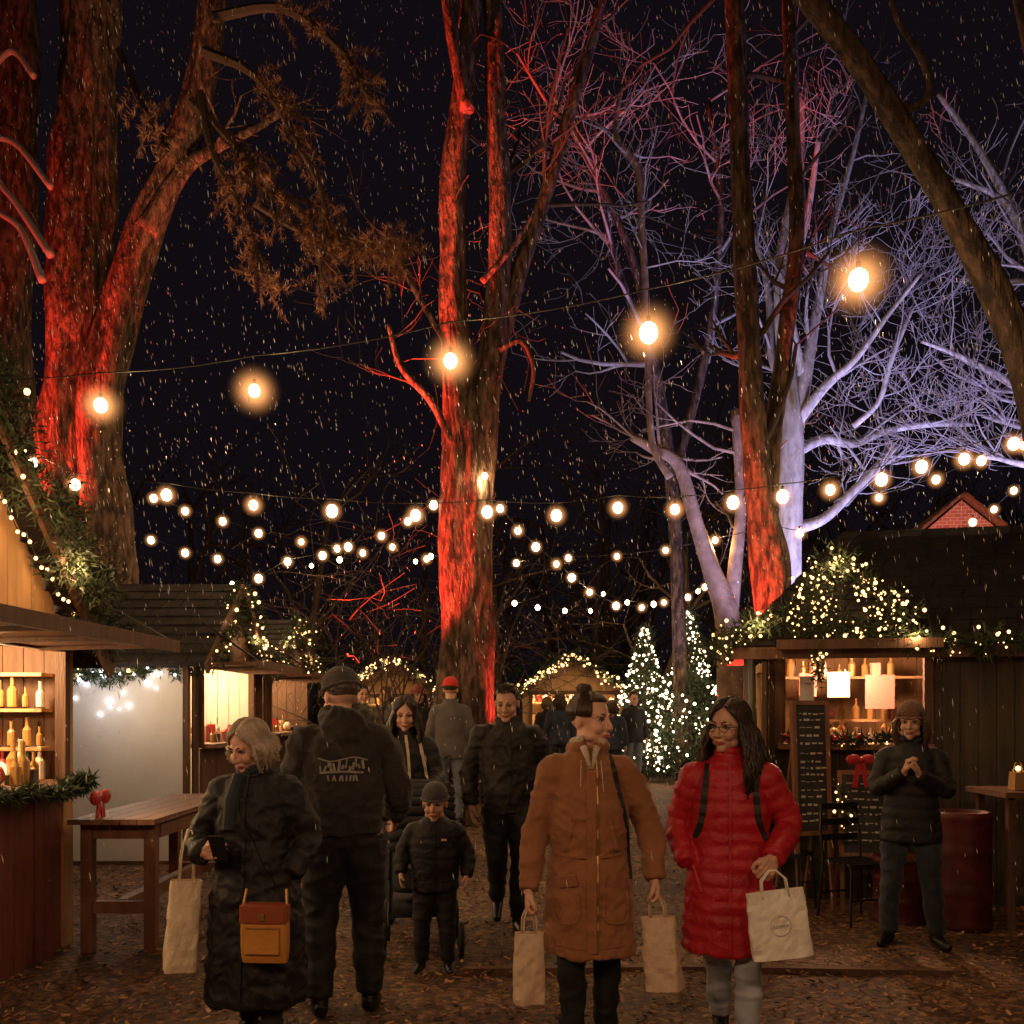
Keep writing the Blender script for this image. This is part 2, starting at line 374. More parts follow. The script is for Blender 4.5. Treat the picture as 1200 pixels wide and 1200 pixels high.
# ------------------------------------------------------------------ greenery with lights
def greens(mb,c,rad,n,rnd,ln=.07,wd=.008,m=0):
    for k in range(n):
        o=Vector((rnd.gauss(0,1),rnd.gauss(0,1),rnd.gauss(0,1)));o=o.normalized()*rad*rnd.random()**.5
        a=(o.normalized()+Vector((rnd.gauss(0,.6),rnd.gauss(0,.6),rnd.gauss(0,.6)))).normalized()*ln*rnd.uniform(.6,1.3)
        wv=a.orthogonal().normalized();wv.rotate(Matrix.Rotation(rnd.uniform(0,3),3,a.normalized()));wv*=wd
        b0=Vector(c)+o
        mb.add([b0-wv,b0+wv,b0+a],[(0,1,2)],m)
def garland(name,pts,rad,nl,seed=0,dens=700,parent=None,bulb=.016,cool=False,lights=True,jit=1.0,glow=0,berries=0):
    rnd=random.Random(seed);mb=MB();pts=[Vector(p) for p in pts]
    L=sum((pts[i+1]-pts[i]).length for i in range(len(pts)-1))
    p_,_=resample(pts,[1]*len(pts),max(12,int(L*10)))
    mb.tube(p_,.012,5,0)
    for q in p_:
        rr=rad*(.6+.8*rnd.random())
        greens(mb,q+Vector((rnd.gauss(0,.3),rnd.gauss(0,.3),rnd.gauss(0,.3)))*rad*jit,rr,int(dens*L/len(p_)),rnd)
    for k in range(nl):
        q=rnd.choice(p_)+Vector((rnd.gauss(0,1),rnd.gauss(0,1),rnd.gauss(0,1))).normalized()*rad*rnd.uniform(.5,1.15)+Vector((rnd.gauss(0,.04),0,rnd.gauss(0,.04)))
        mb.ell(q,bulb*(.5+1.1*rnd.random()**2),1,6,4)
    for k in range(berries):
        q=rnd.choice(p_)+Vector((rnd.gauss(0,1),rnd.gauss(0,1),abs(rnd.gauss(0,1)))).normalized()*rad
        mb.ell(q,.022,2,8,5)
    ob=mb.obj(name,[M_needle,M_fairyw if cool else M_fairy,goods[1]],parent)
    if glow:
        for k in range(max(1,int(L/1.1))):
            q=p_[int((k+.5)/max(1,int(L/1.1))*len(p_))]
            lamp('garland_lamp',q+Vector((0,-rad*1.2,0)),glow,(1,.60,.28),.03,ob)
    return ob
def xmas(name,x,y,h,rb,seed):
    rnd=random.Random(seed);mb=MB();z0=gz(y)
    mb.tube([(x,y,z0),(x,y,z0+h)],[.07,.01],6,2)
    for k in range(900):
        t_=rnd.random()**1.5;a=rnd.uniform(0,6.28);lay=.82+.18*math.cos(t_*55)
        r=rb*(1-t_)*lay*(.6+.45*rnd.random())+.03
        greens(mb,(x+r*math.cos(a),y+r*math.sin(a),z0+.25+t_*(h-.3)-.12*r),.11,9,rnd,.11,.012)
    for k in range(330):
        t_=rnd.random()**1.4;a=rnd.uniform(0,6.28);r=rb*(1-t_)*(.8+.3*rnd.random())+.04
        mb.ell((x+r*math.cos(a),y+r*math.sin(a),z0+.25+t_*(h-.3)),.01+.022*rnd.random()**1.5,1,6,4)
    ob=mb.obj(name,[M_needle,emis('tree_light',(1,.74,.48),7),M_bark])
    lamp('tree_glow',(x,y-rb*1.15,z0+h*.35),16,(1,.74,.46),.05,ob);lamp('tree_glow',(x,y-rb*.8,z0+h*.65),8,(1,.74,.46),.05,ob)
goods=[mat('goods_glass',(.45,.24,.08),.15,spec=.8),mat('goods_red',(.45,.03,.03),.4),mat('goods_cream',(.75,.66,.5),.6),mat('goods_green',(.06,.14,.05),.5),mat('goods_gold',(.75,.48,.18),.3,metal=.6),mat('goods_dark',(.06,.04,.03),.5),mat('goods_pink',(.6,.25,.2),.6)]
xmas('christmas_tree',(755-600)/61,18,2.95,.85,21)
xmas('christmas_tree',(808-600)/64,17.2,3.2,.85,22)

# ------------------------------------------------------------------ chalets
def bottle(mb,c,h,m):
    mb.lathe(c,[(.001,0),(h*.15,0),(h*.16,h*.05),(h*.16,h*.55),(h*.06,h*.7),(h*.055,h*.95),(h*.065,h*.96),(h*.065,h),(.001,h)],10,m)
def stock(mb,x0,x1,y,z,rnd,hmax=.3,step=.11,pb=.45):
    x=x0
    while x<x1:
        k=rnd.random();h=hmax*rnd.uniform(.45,1);c=(x,y+rnd.gauss(0,.03),z)
        if k<pb: bottle(mb,c,h,rnd.choice([0,0,4,2,2]))
        elif k<.75:
            mb.box((x,c[1],z+h*.35),(step*.75,.09,h*.7),rnd.choice([1,2,5,6,4]),Matrix.Rotation(rnd.uniform(-.4,.4),3,'Z'))
        elif k<.9: mb.ell((x,c[1],z+step*.45),(step*.4,step*.4,step*.45),rnd.choice([1,2,4,6]),10,7)
        else: mb.lathe(c,[(.001,0),(step*.4,0),(step*.42,h*.45),(step*.3,h*.5),(.001,h*.8)],10,rnd.choice([1,2,3]))
        x+=step*rnd.uniform(.8,1.4)
def roof_face(mb,r0,r1,e0,e1,m=0,tile=.19,course=.17,seed=0):
    rnd=random.Random(seed);r0,r1,e0,e1=map(Vector,(r0,r1,e0,e1))
    n=(e1-e0).cross(r0-e0)
    if n.length<1e-6:n=(e1-e0).cross(r1-e0)
    n.normalize()
    if n.z<0:n=-n
    v=[e0,e1,r1,r0];o=n*-.035
    mb.add([p+o for p in v]+[p-n*.002 for p in v],[(3,2,1,0),(4,5,6,7),(0,1,5,4),(1,2,6,5),(2,3,7,6),(3,0,4,7)],m)
    L=((r0+r1)/2-(e0+e1)/2).length;nc=max(2,int(L/course))
    for j in range(nc):
        a0=e0.lerp(r0,j/nc);a1=e1.lerp(r1,j/nc);b0=e0.lerp(r0,min(1,(j+1.12)/nc));b1=e1.lerp(r1,min(1,(j+1.12)/nc))
        W=(a1-a0).length;nt_=max(1,int(W/tile));off=(.5 if j%2 else 0)
        for i in range(-1,nt_+1):
            u0=max(0,(i+off)/nt_);u1=min(1,(i+1+off)/nt_)
            if u1-u0<.01: continue
            u1-=.04/nt_
            h=.016+rnd.uniform(0,.012);q=[a0.lerp(a1,u0),a0.lerp(a1,u1),b0.lerp(b1,u1),b0.lerp(b1,u0)]
            mb.add([q[0]+n*.001,q[1]+n*.001,q[2]+n*.001,q[3]+n*.001,q[0]+n*h,q[1]+n*h,q[2]+n*.004,q[3]+n*.004],[(4,5,6,7),(0,1,5,4),(1,2,6,5),(3,0,4,7)],m)
def planks(mb,p0,ux,w_,top,holes,m,rnd,bw=.14,thick=.03,bottom=0.0):
    ux=Vector(ux);nrm=ux.cross(Vector((0,0,1)));n=max(1,round(w_/bw));bw=w_/n
    for i in range(n):
        u=(i+.5)*bw;segs=[(bottom,top(u))]
        for h in holes:
            if h[0]<u<h[1]:
                ns=[]
                for a,b_ in segs:
                    if h[2]>a: ns.append((a,min(b_,h[2])))
                    if h[3]<b_: ns.append((max(a,h[3]),b_))
                segs=ns
        off=rnd.uniform(-.004,.004)
        for a,b_ in segs:
            if b_-a<.02: continue
            c=Vector(p0)+ux*u+nrm*off;M=Matrix((ux,nrm,Vector((0,0,1)))).transposed()
            mb.box((c.x,c.y,(a+b_)/2+p0[2]),(bw-.006,thick,b_-a),m,M)
def chalet(name,loc,rot,w_,dp,hw,hr,op,gable=True,front=M_tan,side=M_tan,lower=None,seed=0,power=40,flap=.75,hip=0,flap_slope=.02,light_col=(1,.62,.3),inner=M_tan,nshelf=2,flapz=None):
    rnd=random.Random(seed);root=empty(name,loc,rot)
    x0,x1,z0,z1=op
    topf=(lambda u:hw+(hr-hw)*(1-abs(u-w_/2)/(w_/2))) if gable else (lambda u:hw)
    mb=MB()
    planks(mb,(-w_/2,0,0),(1,0,0),w_,topf,[(x0+w_/2,x1+w_/2,0,z1)],0,rnd)
    planks(mb,(x0,-.012,0),(1,0,0),x1-x0,lambda u:z0-.01,[],1,rnd,.12)
    mb.obj('front_wall',[front,lower or front],root)
    mb=MB();tops=(lambda u:hw) if gable else (lambda u:hw+(hr-hw)*(1-abs(u-dp/2)/(dp/2))*(0 if hip else 1))
    planks(mb,(w_/2-.02,.03,0),(0,1,0),dp-.05,tops,[],0,rnd)
    planks(mb,(-w_/2+.02,.03,0),(0,1,0),dp-.05,tops,[],0,rnd)
    planks(mb,(-w_/2,dp,0),(1,0,0),w_,topf,[],1,rnd)
    mb.obj('side_walls',[side,inner],root)
    mb=MB();o=.18
    if gable:
        sl=(hr-hw)/(w_/2);e=hw-sl*o
        roof_face(mb,(0,-o,hr+.05),(0,dp+o,hr+.05),(-w_/2-o,-o,e+.05),(-w_/2-o,dp+o,e+.05),0,seed=seed)
        roof_face(mb,(0,-o,hr+.05),(0,dp+o,hr+.05),(w_/2+o,-o,e+.05),(w_/2+o,dp+o,e+.05),0,seed=seed)
        for sg in(-1,1): mb.prism((0,-o-.02,hr),(sg*(w_/2+o),-o-.02,e),.03,.12,1)
    else:
        sl=(hr-hw)/(dp/2);e=hw-sl*o;X=w_/2+o
        roof_face(mb,(-X+hip,dp/2,hr+.05),(X-hip*0,dp/2,hr+.05),(-X,-o,e+.05),(X,-o,e+.05),0,seed=seed)
        roof_face(mb,(-X+hip,dp/2,hr+.05),(X,dp/2,hr+.05),(-X,dp+o,e+.05),(X,dp+o,e+.05),0,seed=seed)
        if hip: roof_face(mb,(-X+hip,dp/2,hr+.05),(-X+hip,dp/2+.01,hr+.05),(-X,-o,e+.05),(-X,dp+o,e+.05),0,seed=seed)
        mb.prism((-X,-o-.02,e+.0),(X,-o-.02,e+.0),.03,.1,1)
    mb.obj('roof',[M_roof,M_brown],root)
    mb=MB()
    mb.box(((x0+x1)/2,.12,z0+.02),(x1-x0+.1,.62,.045),0)
    fz=flapz or z1+.03
    if flap:
        M=Matrix.Rotation(-flap_slope,3,'X')
        mb.box(((x0+x1)/2,-.03-flap/2,fz+flap*math.sin(flap_slope)/2),(x1-x0+.12,flap,.03),0,M)
        mb.box(((x0+x1)/2,-.03-flap,fz+flap*math.sin(flap_slope)-.005),(x1-x0+.14,.035,.08),1)
        for x in(x0,x1):
            mb.prism((x,-.03,fz+.45),(x,-.03-flap*.95,fz+.05),.018,.018,2)
        for k in range(4):
            xx=x0+(x1-x0)*(k+.5)/4; mb.prism((xx,-.05,fz-.03),(xx,-flap,fz-.03+flap*math.sin(flap_slope)),.04,.025,1)
    for x in(x0-.03,x1+.03): mb.box((x,-.02,(z0+z1)/2),(.07,.07,z1-z0),1)
    mb.box(((x0+x1)/2,-.025,z1+.04),(x1-x0+.2,.05,.08),1)
    mb.obj('counter_and_flap',[M_table,M_brown,M_black],root)
    mb=MB()
    for k in range(nshelf):
        z=z0+.08+(z1-z0)*(k+.35)/nshelf
        mb.box((0,dp*.55,z),(w_-.2,.2,.025),7);stock(mb,x0-.1,x1+.1,dp*.55,z+.013,rnd,.26)
    stock(mb,x0+.1,x1-.05,.22,z0+.043,rnd,.28,.13);stock(mb,x0+.1,x1-.05,.05,z0+.043,rnd,.16,.15)
    mb.obj('wares',goods+[M_tan],root)
    lamp('interior_lamp',((x0+x1)/2,.5,z1-.06),power,light_col,.08,root)
    if x1-x0>1.6:
        lamp('interior_lamp',(x0+.35,.5,z1-.06),power*.5,light_col,.08,root);lamp('interior_lamp',(x1-.35,.5,z1-.06),power*.5,light_col,.08,root)
    return root
c1=chalet('market_chalet',(-3.05,5.0,0),math.pi/2,3.0,2.2,2.05,3.45,(-1.35,1.3,1.1,2.0),True,M_tan,M_brown,M_red,1,60,.75)
mb=MB();rk=random.Random(41)
for z in(1.36,1.62,1.86):
    mb.box((1.36,.75,z-.012),(.16,1.3,.022),7)
for z,hm_ in((1.14,.2),(1.372,.2),(1.632,.19)):
    y=.14
    while y<1.35:
        bottle(mb,(1.34+rk.gauss(0,.015),y,z),hm_*rk.uniform(.6,1.1),rk.choice([0,2,4,1,3,0]));y+=rk.uniform(.06,.1)
for k in range(9):
    bottle(mb,(1.28-.13*k+rk.gauss(0,.02),.06+rk.uniform(-.06,.12),1.145),rk.uniform(.16,.32),rk.choice([0,2,4,4]))
for k in range(5): mb.ell((1.1-.25*k,.28,1.21),(.05,.05,.065),8,10,7)
mb.obj('bottles_and_lanterns',goods+[M_tan,emis('candle_glass',(1,.6,.25),3)],c1)
lamp('interior_lamp',(1.0,.3,1.93),30,(1,.66,.34),.05,c1)
garland('garland',[(-2.85,6.35,1.13),(-2.83,5.9,1.12),(-2.83,5.0,1.13),(-2.83,4.2,1.13)],.045,0,51,900)
mb=MB()
for sg in(-1,1): mb.ell((0,sg*.07,0),(.03,.07,.05),0,10,7);mb.prism((0,sg*.01,0),(0,sg*.06,-.2),.05,.01,0,Vector((1,0,0)))
o=mb.obj('red_bow',goods[1]);o.location=(-2.74,6.25,1.03)
mb=MB()
for k in range(18):
    t_=k/17;mb.ell((-2.92,6.25-1.2*t_,2.25+.75*t_+.03*math.sin(k*1.7)),.013,0,6,4)
mb.tube([(-2.92,6.25-1.2*k/17,2.25+.75*k/17+.03*math.sin(k*1.7)+.012) for k in range(18)],.004,4,1)
fo=mb.obj('fairy_lights',[M_fairy,M_cable]);lamp('fairy_lamp',(-2.75,5.9,2.5),10,(1,.56,.25),.05,fo);lamp('fairy_lamp',(-2.75,5.3,2.7),10,(1,.56,.25),.05,fo)
c2=chalet('market_chalet',(-3.3,10.85,.06),math.pi/2,2.3,2.3,2.1,2.95,(-.95,.95,1.15,2.0),True,M_brown,M_white,M_brown,2,52,.6)
c3=chalet('market_chalet',(-3.35,14.0,.2),math.pi/2,2.6,2.2,1.95,2.7,(-1.1,1.1,1.05,1.85),True,M_brown,M_brown,M_brown,3,52,.6)
c4=chalet('market_chalet',(1.27,19.5,.28),0,2.1,1.8,1.72,2.3,(-.85,.85,.9,1.65),True,M_tan,M_brown,M_brown,4,80,.0)
c5=chalet('market_chalet',(-2.6,20.5,.28),0.1,2.0,1.8,1.7,2.3,(-.8,.8,.9,1.6),True,M_tan,M_brown,M_brown,5,50,.0)
rr=math.radians(-12)
c6=chalet('market_chalet',(2.1+2.45*math.cos(rr),8.2+2.45*math.sin(rr),0),rr,4.9,2.4,2.25,3.3,(-2.2,-1.05,1.28,2.12),False,M_dark,M_dark,M_dark,6,105,.35,hip=1.1,light_col=(1,.50,.28),inner=M_tan)
mb=MB();mb.box((-3.31-1.15,9.64,1.05),(2.16,.02,1.98),0);mb.box((-3.36,9.655,1.05),(.07,.04,2.0),1);mb.box((-4.45,9.655,.06),(2.2,.045,.12),1);mb.obj('white_wall_panel',[M_white,M_brown])
mb=MB();mb.box((-2.38,-.3,1.25),(.035,.5,1.5),0)
for z in(.55,1.25,1.95): mb.box((-2.41,-.3,z),(.03,.5,.07),1)
mb.prism((-2.41,-.53,.58),(-2.41,-.07,1.22),.03,.06,1);mb.prism((-2.41,-.07,.58),(-2.41,-.53,1.22),.025,.06,1);mb.prism((-2.41,-.53,1.28),(-2.41,-.07,1.92),.03,.06,1)
mb.box((-2.0,-.05,1.72),(.12,.01,.36),2);mb.box((-1.25,.9,1.78),(.26,.01,.32),3);mb.box((-1.62,.9,1.85),(.2,.01,.24),4);mb.box((-1.9,.9,1.85),(.16,.01,.22),3)
mb.obj('shutter_and_posters',[M_brown,M_tan,M_white,goods[6],goods[2]],c6)
mb=MB();rq=random.Random(2)
for k in range(16): mb.ell((-4.5+.85*rq.random(),9.61,1.5+.5*rq.random()),rq.uniform(.01,.028),0,8,5)
for k in range(10): mb.ell((-4.7+.14*k,9.58,2.0+.04*math.sin(k*2)),.014,0,8,5)
fo=mb.obj('fairy_lights',[M_fairyw]);lamp('fairy_lamp',(-4.15,9.25,1.75),3.5,(.9,.9,1),.03,fo);lamp('fairy_lamp',(-3.7,8.9,1.9),17,(1,.70,.42),.1,fo)
garland('garland',[(-2.82,5.0,3.4),(-2.82,5.6,2.95),(-2.82,6.1,2.5),(-2.82,6.6,2.05)],.17,12,1,1900)
garland('garland',[(-3.25,9.75,2.05),(-4.0,9.58,1.98),(-4.9,9.58,2.02)],.09,10,12,1200)
garland('garland',[(-3.1,9.7,2.1),(-3.1,10.3,2.55),(-3.1,10.85,2.95),(-3.1,11.5,2.5),(-3.1,12.0,2.1)],.12,90,2,800,glow=3)
garland('garland',[(-3.15,12.6,2.1),(-3.15,13.3,2.6),(-3.15,14.0,2.85),(-3.15,14.8,2.4),(-3.15,15.4,2.1)],.13,90,3,800,glow=3)
garland('garland',[(.05,19.2,1.95),(.6,19.2,2.3),(1.27,19.2,2.68),(1.9,19.2,2.3),(2.45,19.2,1.95)],.08,110,4,800,glow=3,bulb=.024)
garland('garland',[(-3.7,20.1,1.95),(-3.2,20.1,2.35),(-2.6,20.1,2.66),(-2.0,20.1,2.35),(-1.5,20.1,1.95)],.08,110,5,800,glow=3,bulb=.024)
def c6p(x,y,z):
    v=Matrix.Rotation(rr,3,'Z')@Vector((x,y,z));return v+Vector(c6.location)
garland('garland',[c6p(-2.8,-.25,2.12),c6p(-2.35,-.3,2.34),c6p(-1.6,-.3,2.3),c6p(-.9,-.28,2.15),c6p(0,-.28,2.22),c6p(.8,-.28,2.12),c6p(1.8,-.28,2.22),c6p(2.5,-.28,2.15)],.11,320,6,1100,glow=5,bulb=.011)
garland('garland',[c6p(-1.2,-.2,2.35),c6p(-1.45,.1,2.62),c6p(-1.75,.3,2.9),c6p(-1.95,.2,2.6),c6p(-1.85,-.1,2.4)],.15,190,7,1000,glow=6,bulb=.012)
garland('garland',[c6p(-1.95,-.36,2.1),c6p(-1.93,-.36,1.85)],.05,12,8,700,bulb=.012)
garland('garland',[c6p(-2.15,-.16,1.36),c6p(-1.6,-.18,1.35),c6p(-1.1,-.16,1.36)],.06,14,9,900,bulb=.010,berries=22)
bh=empty('brick_house',(7.9,16.5,0),-.15)
mb=MB();v=[(-1.6,0,0),(1.6,0,0),(1.6,0,3.9),(0,0,5.3),(-1.6,0,3.9)];v2=[(a,4,c) for a,b_,c in v]
mb.add(v+v2,[(0,1,2,3,4),(9,8,7,6,5),(0,5,6,1),(1,6,7,2),(4,9,5,0)],0)
mbr=bpy.data.materials.new('brick');mbr.use_nodes=True;nt=mbr.node_tree;bb=nt.nodes['Principled BSDF'];br_=nt.nodes.new('ShaderNodeTexBrick');tc=nt.nodes.new('ShaderNodeTexCoord');mp=nt.nodes.new('ShaderNodeMapping');mp.inputs['Rotation'].default_value=(math.pi/2,0,0)
nt.links.new(tc.outputs['Object'],mp.inputs[0]);nt.links.new(mp.outputs[0],br_.inputs[0]);br_.inputs['Scale'].default_value=4;br_.inputs['Color1'].default_value=(.35,.16,.12,1);br_.inputs['Color2'].default_value=(.24,.10,.08,1);br_.inputs['Mortar'].default_value=(.5,.42,.36,1)
nt.links.new(br_.outputs[0],bb.inputs['Base Color']);bb.inputs['Roughness'].default_value=.85
mb.obj('walls',mbr,bh)
mb=MB();roof_face(mb,(0,-.2,5.4),(0,4.2,5.4),(-1.9,-.2,3.75),(-1.9,4.2,3.75),0);roof_face(mb,(0,-.2,5.4),(0,4.2,5.4),(1.9,-.2,3.75),(1.9,4.2,3.75),0);mb.obj('roof',M_brown,bh)
mb=MB();mb.box((0,-.03,4.2),(.5,.05,.5),0);mb.box((0,-.06,4.2),(.04,.03,.5),1);mb.box((0,-.06,4.2),(.5,.025,.04),1);mb.obj('window',[mat('window_dark',(.02,.02,.03),.1),M_white],bh)

# ------------------------------------------------------------------ furniture
tb=MB()
for k in range(5): tb.box((-2.84+.115*k,7.05,.88),(.108,1.9,.035),0)
for y in(6.25,7.85):
    for x in(-2.82,-2.4): tb.box((x,y,.43),(.075,.075,.86),0)
    tb.box((-2.61,y,.8),(.34,.05,.09),0);tb.box((-2.61,y,.3),(.34,.05,.08),0)
tb.box((-2.61,7.05,.3),(.07,1.55,.09),0);tb.box((-2.37,7.05,.8),(.03,1.5,.09),0);tb.box((-2.85,7.05,.8),(.03,1.5,.09),0)
tb.obj('wooden_table',M_table)
M_chalkb=mat('chalkboard',(.02,.02,.02),.6,(.045,.045,.045),5)
M_chalk=mat('chalk',(.5,.48,.42),.9)
def board(name,loc,rot,wd,h,z0,seed,legs=False,tilt=.12):
    rnd=random.Random(seed);root=empty(name,loc,rot);mb=MB();T=Matrix.Rotation(-tilt,3,'X')
    def tb_(c,s,m): v=T@Vector((c[0],c[1],c[2]));mb.box((v.x,v.y,v.z+z0),s,m,T)
    tb_((0,0,h/2),(wd,.02,h),0)
    for x in(-wd/2,wd/2): tb_((x,0,h/2),(.035,.04,h+.03),1)
    for z in(0,h): tb_((0,0,z),(wd+.03,.036,.035),1)
    z=h-.09
    while z>.08:
        x=-wd/2+.05
        while x<wd/2-.06:
            l=rnd.uniform(.015,.05);tb_((x+l/2,-.0125,z+rnd.uniform(-.004,.004)),(l,.002,rnd.choice([.006,.012,.018])),2);x+=l+rnd.uniform(.008,.03)
        z-=rnd.uniform(.05,.08)
    if legs:
        for x in(-wd/2,wd/2):
            mb.prism((x,-.06,0),(x,.0,z0),.03,.03,1);mb.prism((x*.9,.35,0),(x*.9,.03+tilt*h*.5,z0+h*.75),.025,.025,1)
    mb.obj('board',[M_chalkb,M_table,M_chalk],root)
board('chalkboard_sign',(2.42,7.55,0),.25,.3,1.05,.62,1,True,.05)
board('chalkboard_sign',(2.82,7.5,0),-.15,.36,.66,.45,2,True,.15)
mb=MB()
for sg in(-1,1): mb.ell((sg*.06,0,0),(.06,.02,.04),0,10,7);mb.prism((sg*.01,0,0),(sg*.05,0,-.22),.04,.008,0,Vector((0,1,0)))
mb.ell((0,-.01,0),.022,0,8,6);o=mb.obj('red_bow',goods[1]);o.location=(2.75,7.4,1.22)
garland('garland',[(2.6,7.45,1.0),(2.62,7.4,.85),(2.64,7.4,.6)],.03,14,31,300,bulb=.009)
def chair(x,y,rot):
    root=empty('bistro_chair',(x,y,0),rot);mb=MB()
    for a in(-1,1):
        for b_ in(-1,1): mb.tube([(a*.17,b_*.17,.45),(a*.2,b_*.2,0)],.011,6)
    for k in range(6): mb.box((0,-.16+.065*k,.455),(.38,.045,.018))
    for a in(-1,1): mb.tube([(a*.17,.17,.45),(a*.175,.2,.7),(a*.15,.22,.87)],.011,6)
    for z in(.62,.74,.86): mb.box((0,.205,z),(.33,.015,.05))
    mb.tube([(-.19,-.19,.2),(.19,-.19,.2)],.008,6);mb.tube([(-.19,.19,.2),(.19,.19,.2)],.008,6)
    mb.obj('frame',M_black,root)
chair(2.62,7.15,.3);chair(2.2,7.6,-.6)
M_barrel=mat('red_barrel_paint',(.10,.011,.009),.5,(.05,.007,.006),6,.1,20)
def barrel(x,y,r=.21,h=.9):
    mb=MB();pr=[(.001,0),(r*.95,0)]
    for k in range(25):
        z=h*k/24;q=r*(1+(.05 if k in(1,8,16,23) else 0));pr.append((q,z))
    pr+=[(r*.9,h),(r*.9,h-.02),(.001,h-.02)];mb.lathe((0,0,0),pr,28);o=mb.obj('barrel',M_barrel,smooth=True);o.location=(x,y,0)
barrel(3.33,6.95,.2,.86);barrel(2.95,7.15,.19,.5)
mb=MB();mb.box((4.0,7.0,1.0),(.95,.6,.04),0)
for x in(3.6,4.4):
    for y in(6.78,7.22): mb.box((x,y,.49),(.05,.05,.98),0)
mb.box((4.0,6.78,.3),(.8,.03,.05),0);mb.obj('side_table',M_brown)
mb=MB();mb.box((3.72,6.9,1.09),(.1,.1,.13),0,None,.85);mb.ell((3.72,6.9,1.18),.02,1,8,6);mb.tube([(3.68,6.9,1.15),(3.7,6.9,1.22),(3.74,6.9,1.22),(3.76,6.9,1.15)],.005,5,0);mb.obj('lantern',[goods[4],M_fairy])
mb=MB();stock(mb,3.85,4.3,6.95,1.02,random.Random(4),.14,.12);mb.obj('side_table_wares',goods)

# ------------------------------------------------------------------ string lights
def halomat(nm,st,pw):  # glow around a bulb painted as emissive volume; nothing here scatters light
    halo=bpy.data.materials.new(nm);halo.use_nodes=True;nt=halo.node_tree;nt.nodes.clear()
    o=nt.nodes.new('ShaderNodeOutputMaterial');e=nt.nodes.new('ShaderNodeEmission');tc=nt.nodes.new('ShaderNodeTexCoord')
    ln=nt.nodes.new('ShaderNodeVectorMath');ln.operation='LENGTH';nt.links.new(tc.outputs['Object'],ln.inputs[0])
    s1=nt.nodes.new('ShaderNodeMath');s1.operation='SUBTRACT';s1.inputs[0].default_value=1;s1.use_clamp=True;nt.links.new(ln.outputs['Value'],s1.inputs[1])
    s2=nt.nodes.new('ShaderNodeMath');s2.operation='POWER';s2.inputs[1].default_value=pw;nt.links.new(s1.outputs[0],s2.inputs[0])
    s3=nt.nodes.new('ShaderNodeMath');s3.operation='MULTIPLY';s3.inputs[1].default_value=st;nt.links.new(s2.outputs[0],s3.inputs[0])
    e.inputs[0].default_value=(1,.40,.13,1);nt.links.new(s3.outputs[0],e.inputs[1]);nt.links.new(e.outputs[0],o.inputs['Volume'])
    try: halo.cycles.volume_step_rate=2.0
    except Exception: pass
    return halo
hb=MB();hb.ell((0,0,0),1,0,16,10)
o1=hb.obj('tmp',halomat('bulb_halo_near',22,3.2));hme1=o1.data;bpy.data.objects.remove(o1)
o1=hb.obj('tmp',halomat('bulb_halo_far',34,3.0));hme2=o1.data;bpy.data.objects.remove(o1)
def string(name,bulbs,d0,d1,r=.042,drop=.05,power=0,every=3,hal=.16,ends=None,cable=True,ph=0):
    root=empty(name);mb=MB();n=len(bulbs);pts=[]
    for i,(px,py) in enumerate(bulbs):
        t_=(px-bulbs[0][0])/(bulbs[-1][0]-bulbs[0][0]);q=d0+(d1-d0)*t_;c=P(px,py,q);top=c+Vector((0,0,drop))
        rb=r*R.uniform(.8,1.15)
        mb.ell(c,(rb,rb,rb*1.15),0,12,8);mb.tube([c+Vector((0,0,rb)),c+Vector((0,0,rb+.05))],.016,8,1)
        mb.tube([c+Vector((0,0,rb)),top],.004,5,1);pts.append(top)
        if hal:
            h=bpy.data.objects.new('bulb_halo',hme1 if hal>.17 else hme2);sc.collection.objects.link(h);h.location=c;h.scale=(hal,)*3;h.parent=root
        if power and (i+ph)%every==0: lamp('bulb_lamp',c-Vector((0,0,rb+.04)),power,(1,.60,.28),.03,root)
    if ends: pts=[P(*ends[0])]+pts+[P(*ends[1])]
    if cable:
        full=[]
        for a,b_ in zip(pts[:-1],pts[1:]):
            for k in range(6):
                t_=k/6;full.append(a.lerp(b_,t_)-Vector((0,0,.02*(b_-a).length*4*t_*(1-t_))))
        full.append(pts[-1]);mb.tube(full,.006,5,1)
    mb.obj('bulbs_and_cable',[M_bulb,M_cable],root,True)
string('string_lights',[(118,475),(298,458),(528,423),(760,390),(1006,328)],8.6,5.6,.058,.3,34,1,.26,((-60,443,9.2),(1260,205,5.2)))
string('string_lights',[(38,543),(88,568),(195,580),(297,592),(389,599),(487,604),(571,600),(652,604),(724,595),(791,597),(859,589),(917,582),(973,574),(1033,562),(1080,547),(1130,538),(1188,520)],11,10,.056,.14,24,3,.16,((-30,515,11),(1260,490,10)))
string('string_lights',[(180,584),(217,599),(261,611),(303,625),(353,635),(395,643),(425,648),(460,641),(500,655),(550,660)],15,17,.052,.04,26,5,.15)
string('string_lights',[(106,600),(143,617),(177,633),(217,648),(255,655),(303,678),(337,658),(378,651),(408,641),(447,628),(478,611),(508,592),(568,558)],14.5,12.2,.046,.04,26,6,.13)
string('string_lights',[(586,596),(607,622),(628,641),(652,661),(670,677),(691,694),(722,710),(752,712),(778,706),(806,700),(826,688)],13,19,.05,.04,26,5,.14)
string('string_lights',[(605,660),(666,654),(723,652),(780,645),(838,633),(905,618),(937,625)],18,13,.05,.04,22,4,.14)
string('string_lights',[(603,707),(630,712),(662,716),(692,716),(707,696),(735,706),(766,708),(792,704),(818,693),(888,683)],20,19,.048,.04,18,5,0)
string('string_lights',[(272,684),(365,663),(398,656),(487,658),(505,652)],19,19,.048,.04,0,5,0)
